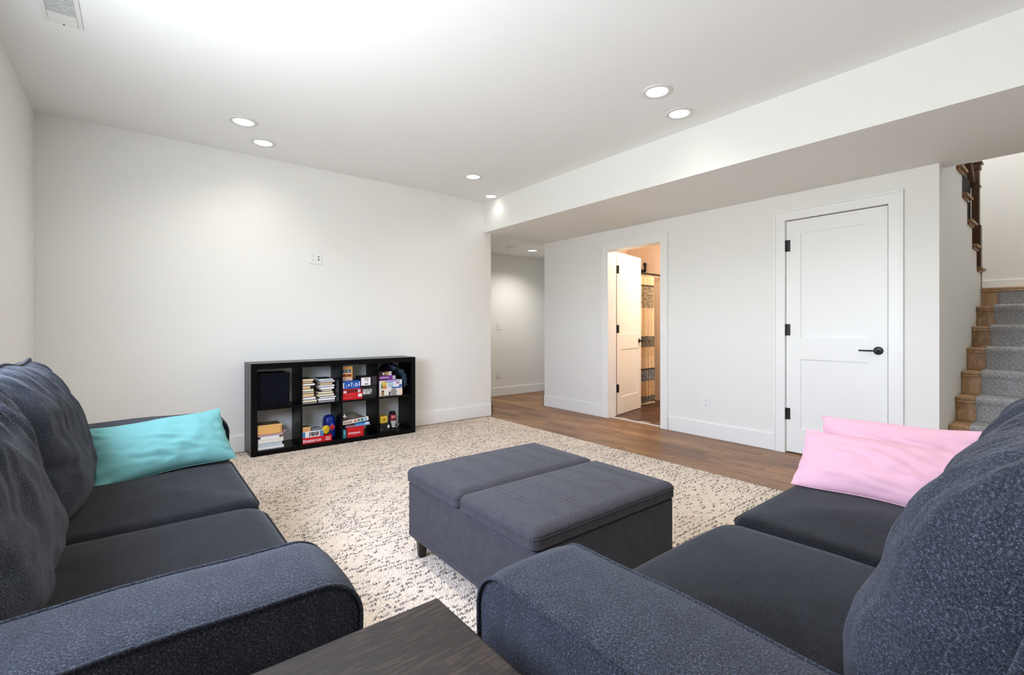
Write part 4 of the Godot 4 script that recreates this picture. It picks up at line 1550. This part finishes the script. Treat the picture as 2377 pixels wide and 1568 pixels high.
	part("stem", tube(stem, 0.003, 6), sm, sp)
	var rng := RandomNumberGenerator.new()
	rng.seed = 21
	var needles := []
	for k in 420:
		var t := 0.35 + 0.65 * rng.randf() if k < 370 else rng.randf() * 0.12
		var q := t * (stem.size() - 1)
		var i := mini(int(q), stem.size() - 2)
		var p := stem[i].lerp(stem[i + 1], q - i)
		var dir := Vector3(rng.randf() - 0.5, rng.randf() - 0.6, rng.randf() - 0.3).normalized()
		needles.append([tube(PackedVector3Array([p, p + dir * (0.018 + 0.02 * rng.randf())]), 0.0016, 4), xf(Vector3.ZERO)])
	var nd := part("needles", joined(needles), sm, sp)
	nd.set_meta("kind", "stuff")


func lower_first_cube() -> void:
	var f := LOW
	var g := "books in the lower left cube"
	book("thin grey book at the very bottom of the lower left cube", 0.784, 0.987, f, 0.062, 4.412, 0.2, c8(150, 148, 150), c8(120, 116, 118), g)
	book("thin white book, second from the bottom in the lower left cube", 0.783, 0.988, 0.062, 0.078, 4.412, 0.2, c8(248, 248, 248), c8(246, 246, 246), g)
	book("thick pale blue-grey book in the stack of the lower left cube", 0.784, 0.974, 0.078, 0.113, 4.414, 0.2, c8(196, 208, 214), c8(176, 186, 190), g)
	book("ivory book with faint spine print in the lower left cube", 0.785, 0.985, 0.113, 0.147, 4.413, 0.2, c8(240, 234, 224), c8(232, 226, 214), g)
	book("small white book under the pink magazine in the lower left cube", 0.804, 0.952, 0.147, 0.166, 4.414, 0.17, c8(250, 250, 250), c8(244, 244, 244), g)
	# curled pink magazine
	var mg := thing("magazine", "mauve-pink magazine with a curled corner below the wooden box", "magazine", P(0.884, 0.166, 4.50))
	part("sheets", sheet(20, 2, func(s, t):
		var x: float = -0.100 + 0.222 * s
		return Vector3(x, 0.0165 + 0.020 * pow(maxf((s - 0.86) / 0.14, 0.0), 2.0), 0.085 - 0.17 * t), true), mat(c8(206, 172, 182), 0.6), mg)
	part("pages", rbox(0.198, 0.015, 0.168, 0.002), mat(c8(198, 164, 172), 0.7), mg, Vector3(-0.002, 0.0085, 0))
	var wood := mat(c8(238, 184, 108), 0.45)
	var bx := thing("wooden_box", "honey-coloured finger-jointed wooden box topping the lower left stack", "box", P(0.878, 0.1845, 4.505))
	part("body", rbox(0.190, 0.066, 0.17, 0.0015), wood, bx, Vector3(0, 0.033, 0))
	part("lid", rbox(0.190, 0.011, 0.17, 0.002), mat(c8(244, 196, 126), 0.45), bx, Vector3(0, 0.073, 0))
	part("lid_picture", rbox(0.176, 0.002, 0.150, 0.0005), mat(c8(96, 82, 62), 0.4), bx, Vector3(0, 0.0792, 0))
	for k in 4:
		part("finger_joint", rbox(0.011, 0.0055, 0.0015, 0.0003), mat(c8(96, 58, 26), 0.6), bx, Vector3(0.0855, 0.012 + 0.015 * k, 0.0849))


func lower_second_cube() -> void:
	var f := LOW
	var white := mat(c8(246, 236, 238), 0.5)
	var red := carton("board_game_box", "long red board game box at the bottom of the second lower cube", "box", 1.137, 1.394, f, 0.108, 4.408, 0.085, mat(c8(206, 16, 32), 0.35))
	var z := 0.0437
	lettering("Dreams", 0.030, white, red, Vector3(-0.074, 0.026, z), 0.098)
	lettering("FLAX", 0.022, white, red, Vector3(0.008, 0.024, z), 0.048)
	for k in 2:
		patch(red, "white_print", 0.092, 0.036 - 0.018 * k, 0.042, 0.007, z, white)
	var wb := carton("puzzle_box", "white box with blue ends and black figures on the red box", "box", 1.137, 1.318, 0.108, 0.162, 4.410, 0.083, mat(c8(244, 240, 240), 0.4))
	z = 0.0427
	for s in [-1.0, 1.0]:
		patch(wb, "blue_end", s * 0.078, 0.027, 0.022, 0.05, z, mat(c8(62, 130, 190), 0.4))
	patch(wb, "navy_stripe", 0.062, 0.027, 0.005, 0.05, z + 0.0005, mat(c8(24, 44, 60), 0.4))
	for k in 6:
		patch(wb, "black_figure", -0.028 + 0.014 * k, 0.027 + 0.003 * (k % 2), 0.008 + 0.002 * (k % 3), 0.038 - 0.004 * (k % 2), z, mat([c8(30, 22, 22), c8(84, 52, 44), c8(40, 34, 36)][k % 3], 0.5))
	var wd := thing("wooden_block", "small light wood block box in two layers on the white box", "box", P(1.174, 0.162, 4.452))
	for k in 2:
		part("layer", rbox(0.070, 0.0195, 0.078, 0.002), mat([c8(226, 164, 108), c8(222, 178, 122)][k], 0.5), wd, Vector3(0, 0.010 + 0.021 * k, 0))
	part("dark_top", rbox(0.062, 0.003, 0.07, 0.001), mat(c8(86, 66, 48), 0.5), wd, Vector3(0, 0.0425, 0))
	var gb := thing("folded_bag", "grey crumpled folded bag lying on the white box", "bag", P(1.262, 0.162, 4.455))
	var nz := noise(17, 14.0, 2)
	part("cloth", sheet(20, 14, func(s, t):
		var e: float = sin(PI * s) * sin(PI * t)
		return Vector3((s - 0.5) * 0.098, 0.032 * pow(maxf(e, 0.0), 0.4) * (0.8 + 0.5 * nz.get_noise_2d(s, t)), (0.5 - t) * 0.076), true), mat(c8(100, 104, 112), 0.5), gb)
	var ye := thing("toy_horn", "yellow round toy with a ridged face beside the white box", "toy", P(1.350, 0.1535, 4.445))
	part("drum", lathe([[0.0, -0.012], [0.036, -0.012], [0.039, -0.006], [0.039, 0.006], [0.034, 0.012], [0.0, 0.010]], 28), mat(c8(236, 196, 40), 0.35), ye, Vector3.ZERO, Basis(Vector3.UP, 0.5) * Basis(Vector3.RIGHT, PI / 2))
	for k in 5:
		part("rib", rbox(0.05 - 0.006 * absf(k - 2.0), 0.005, 0.006, 0.002), mat(c8(250, 220, 70), 0.35), ye, Vector3(0.004, -0.022 + 0.011 * k, 0.012), Basis(Vector3.UP, 0.5))
	var stand := part("stand", rbox(0.05, 0.010, 0.03, 0.003), mat(c8(40, 34, 20), 0.5), ye, Vector3(0, -0.040, 0))
	stand.set_meta("label", "dark stand under the yellow toy")
	# tall blue plastic container
	var bl := thing("blue_container", "tall rounded blue plastic container with a red disc on its side", "container", P(1.413, f, 4.560))
	var bm := mat(c8(12, 40, 132), 0.25)
	var rings := [[0.0, 0.0], [0.94, 0.0], [1.0, 0.006], [1.0, 0.13], [0.94, 0.175], [0.74, 0.203], [0.4, 0.212], [0.0, 0.213]]
	part("body", sheet(40, 7, func(s, t):
		var a: float = TAU * (0.0 if s > 0.999 else s)
		var r: Array = rings[int(round(t * 7))]
		var x: float = signf(cos(a)) * pow(absf(cos(a)), 0.55) * 0.052 * r[0]
		var zz: float = signf(sin(a)) * pow(absf(sin(a)), 0.55) * 0.060 * r[0]
		return Vector3(x, r[1], zz), true), bm, bl)
	part("red_disc", lathe([[0.0, 0.0], [0.022, 0.0], [0.0225, 0.004], [0.0, 0.005]], 24), mat(c8(226, 46, 58), 0.3), bl, Vector3(0.012, 0.103, 0.0585), Basis(Vector3.RIGHT, PI / 2))
	part("disc_ring", tube(circle(0.023, 24), 0.0016, 6, true), mat(c8(200, 150, 190), 0.3), bl, Vector3(0.012, 0.103, 0.0615), Basis(Vector3.RIGHT, PI / 2))
	part("white_arrow", lathe([[0.0, 0.0], [0.006, 0.0], [0.0, 0.012]], 3), M.white, bl, Vector3(0.012, 0.130, 0.0595))


func circle(r: float, n: int) -> PackedVector3Array:
	var p := PackedVector3Array()
	for k in n:
		p.append(Vector3(r * cos(TAU * k / n), 0, r * sin(TAU * k / n)))
	return p


func lower_third_cube() -> void:
	var f := LOW
	var teal := carton("small_box", "narrow teal box beside the red box in the third lower cube", "box", 1.494, 1.528, f, 0.135, 4.414, 0.16, mat(c8(40, 124, 134), 0.5), "", false)
	patch(teal, "pale_print", 0.0, 0.05, 0.012, 0.04, 0.0807, mat(c8(110, 180, 186), 0.5))
	var red := carton("board_game_box", "upright red game box with white wording in the third lower cube", "box", 1.534, 1.694, f, 0.150, 4.410, 0.2, mat(c8(204, 18, 32), 0.35))
	lettering("vexspoas", 0.022, mat(c8(246, 226, 228), 0.5), red, Vector3(-0.012, 0.042, 0.1012), 0.115)
	var bag := thing("game_pouch", "shiny blue and brown printed pouch lying on the red box", "pouch", P(1.640, 0.150, 4.50))
	for k in 2:
		var x0 := -0.118 if k == 0 else -0.02
		var x1 := -0.02 if k == 0 else 0.124
		part(["brown_half", "blue_half"][k], sheet(16, 10, func(s, t):
			var q: float = sin(PI * t)
			var x := lerpf(x0, x1, s)
			var e := clampf(minf(x + 0.118, 0.124 - x) / 0.03, 0.0, 1.0)
			return Vector3(x, 0.034 * pow(maxf(q, 0.0), 0.5) * pow(e, 0.5) + 0.001, 0.08 - 0.16 * t), true), mat([c8(112, 74, 76), c8(74, 152, 214)][k], 0.25), bag)
	part("pale_edge", rbox(0.24, 0.006, 0.006, 0.002), mat(c8(170, 176, 214), 0.3), bag, Vector3(0.002, 0.005, 0.080))
	part("white_oval", lathe([[0.0, 0.0], [0.026, 0.0], [0.026, 0.001], [0.0, 0.001]], 24), mat(c8(200, 224, 244), 0.3), bag, Vector3(0.092, 0.020, 0.078), Basis(Vector3.RIGHT, PI / 2) * Basis.from_scale(Vector3(1, 1, 0.42)))
	var pz := thing("picture_box", "white flat box with small pictures tilted on top of the blue pouch", "box", P(1.622, 0.186, 4.505))
	pz.rotation_degrees = Vector3(0, 0, 4.0)
	part("carton", rbox(0.25, 0.036, 0.17, 0.002), mat(c8(242, 236, 232), 0.4), pz, Vector3(0, 0.018, 0))
	part("top_picture", rbox(0.22, 0.002, 0.15, 0.0005), mat(c8(140, 110, 100), 0.4), pz, Vector3(-0.01, 0.037, 0))
	for k in 4:
		patch(pz, "small_picture", [-0.005, 0.03, 0.062, 0.096][k], 0.019, 0.026, 0.024, 0.0857, mat([c8(190, 130, 100), c8(110, 130, 120), c8(60, 124, 150), c8(120, 176, 206)][k], 0.4))
	patch(pz, "brown_print", -0.075, 0.018, 0.08, 0.02, 0.0857, mat(c8(176, 146, 132), 0.4))
	var gr := thing("knit_hat", "grey-brown soft knitted hat on top of the picture box", "hat", P(1.610, 0.224, 4.52))
	gr.rotation_degrees = Vector3(0, 0, 3.0)
	var nz := noise(29, 9.0, 2)
	part("crown", sheet(28, 10, func(s, t):
		var a: float = TAU * (0.0 if s > 0.999 else s)
		var rr: float = cos(t * PI / 2)
		return Vector3(rr * cos(a) * 0.074, 0.045 * pow(sin(t * PI / 2), 0.7) * (1.0 + 0.2 * nz.get_noise_2d(cos(a), t)), rr * sin(a) * 0.055), true), mat(c8(96, 90, 82), 0.9), gr)
	part("brim", tube(oval(0.076, 0.057, 28), 0.007, 8, true), mat(c8(110, 102, 94), 0.9), gr, Vector3(0, 0.006, 0))
	var ball := thing("small_ball", "small black and white patched ball at the divider of the third lower cube", "ball", P(1.520, 0.2505, 4.455))
	part("ball", rounded_ball(0.024), M.white, ball)
	for k in 5:
		var d := Vector3([-0.4, 0.5, 0.1, -0.6, 0.7][k], [0.75, 0.5, -0.3, -0.3, -0.6][k], [0.5, 0.7, 0.95, 0.75, 0.3][k]).normalized()
		part("patch", lathe([[0.0, 0.0], [0.008, -0.001], [0.008, 0.0006], [0.0, 0.0016]], 5), M.black, ball, d * 0.0236, Basis(Quaternion(Vector3.UP, d)))


func oval(a: float, b: float, n: int) -> PackedVector3Array:
	var p := PackedVector3Array()
	for k in n:
		p.append(Vector3(a * cos(TAU * k / n), 0, b * sin(TAU * k / n)))
	return p


func lower_fourth_cube() -> void:
	var f := LOW
	var blk := carton("black_box", "plain black box with a white tag in the lower right cube", "box", 1.864, 1.972, f, 0.143, 4.425, 0.16, M.black, "", true)
	patch(blk, "white_tag", 0.034, 0.054, 0.019, 0.028, 0.0812, M.white)
	patch(blk, "grey_mark", -0.04, 0.03, 0.02, 0.006, 0.0812, mat(c8(130, 130, 130), 0.5))
	var ye := carton("small_carton", "small yellow carton standing on the black box", "box", 1.872, 1.946, 0.143, 0.208, 4.44, 0.07, mat(c8(232, 190, 52), 0.45), "", false)
	patch(ye, "print_panel", 0.004, 0.032, 0.03, 0.026, 0.0357, mat(c8(168, 130, 34), 0.5))
	patch(ye, "pale_border", 0.0, 0.060, 0.07, 0.003, 0.0357, mat(c8(246, 220, 110), 0.5))
	part("flap", rbox(0.076, 0.002, 0.07, 0.0006), mat(c8(180, 140, 30), 0.5), ye, Vector3(0, 0.066, -0.004), Basis(Vector3.RIGHT, 0.12))
	var bt := thing("black_bottle", "black bottle with a dark red label and white lettering in the lower right cube", "bottle", P(2.013, f, 4.47))
	part("body", lathe([[0.0, 0.0], [0.036, 0.0], [0.038, 0.004], [0.038, 0.150], [0.036, 0.165], [0.030, 0.172], [0.0, 0.172]], 32), mat(c8(14, 13, 14), 0.3), bt)
	part("cap", lathe([[0.0, 0.172], [0.031, 0.172], [0.031, 0.190], [0.026, 0.193], [0.0, 0.193]], 24), M.black, bt)
	part("red_label", band(0.0386, 0.108, 0.165, 0.36 * TAU), mat(c8(122, 24, 44), 0.4), bt)
	part("pink_print", band(0.0389, 0.128, 0.152, 0.2 * TAU), mat(c8(206, 110, 124), 0.4), bt)
	for k in 4:
		part("white_print", band(0.0389, 0.038 + 0.017 * k, 0.049 + 0.017 * k, (0.17 + 0.03 * k) * TAU), mat(c8(222, 220, 224), 0.5), bt)
	part("handle", tube(PackedVector3Array([Vector3(0.03, 0.03, 0.024), Vector3(0.05, 0.045, 0.03), Vector3(0.06, 0.065, 0.03)]), 0.003, 8), mat(c8(170, 168, 164), 0.4), bt)


# curved strip on the front of a bottle
func band(r: float, y0: float, y1: float, span: float) -> ArrayMesh:
	return sheet(14, 1, func(s, t):
		var a: float = (s - 0.5) * span
		return Vector3(r * sin(a), lerpf(y0, y1, t), r * cos(a)))
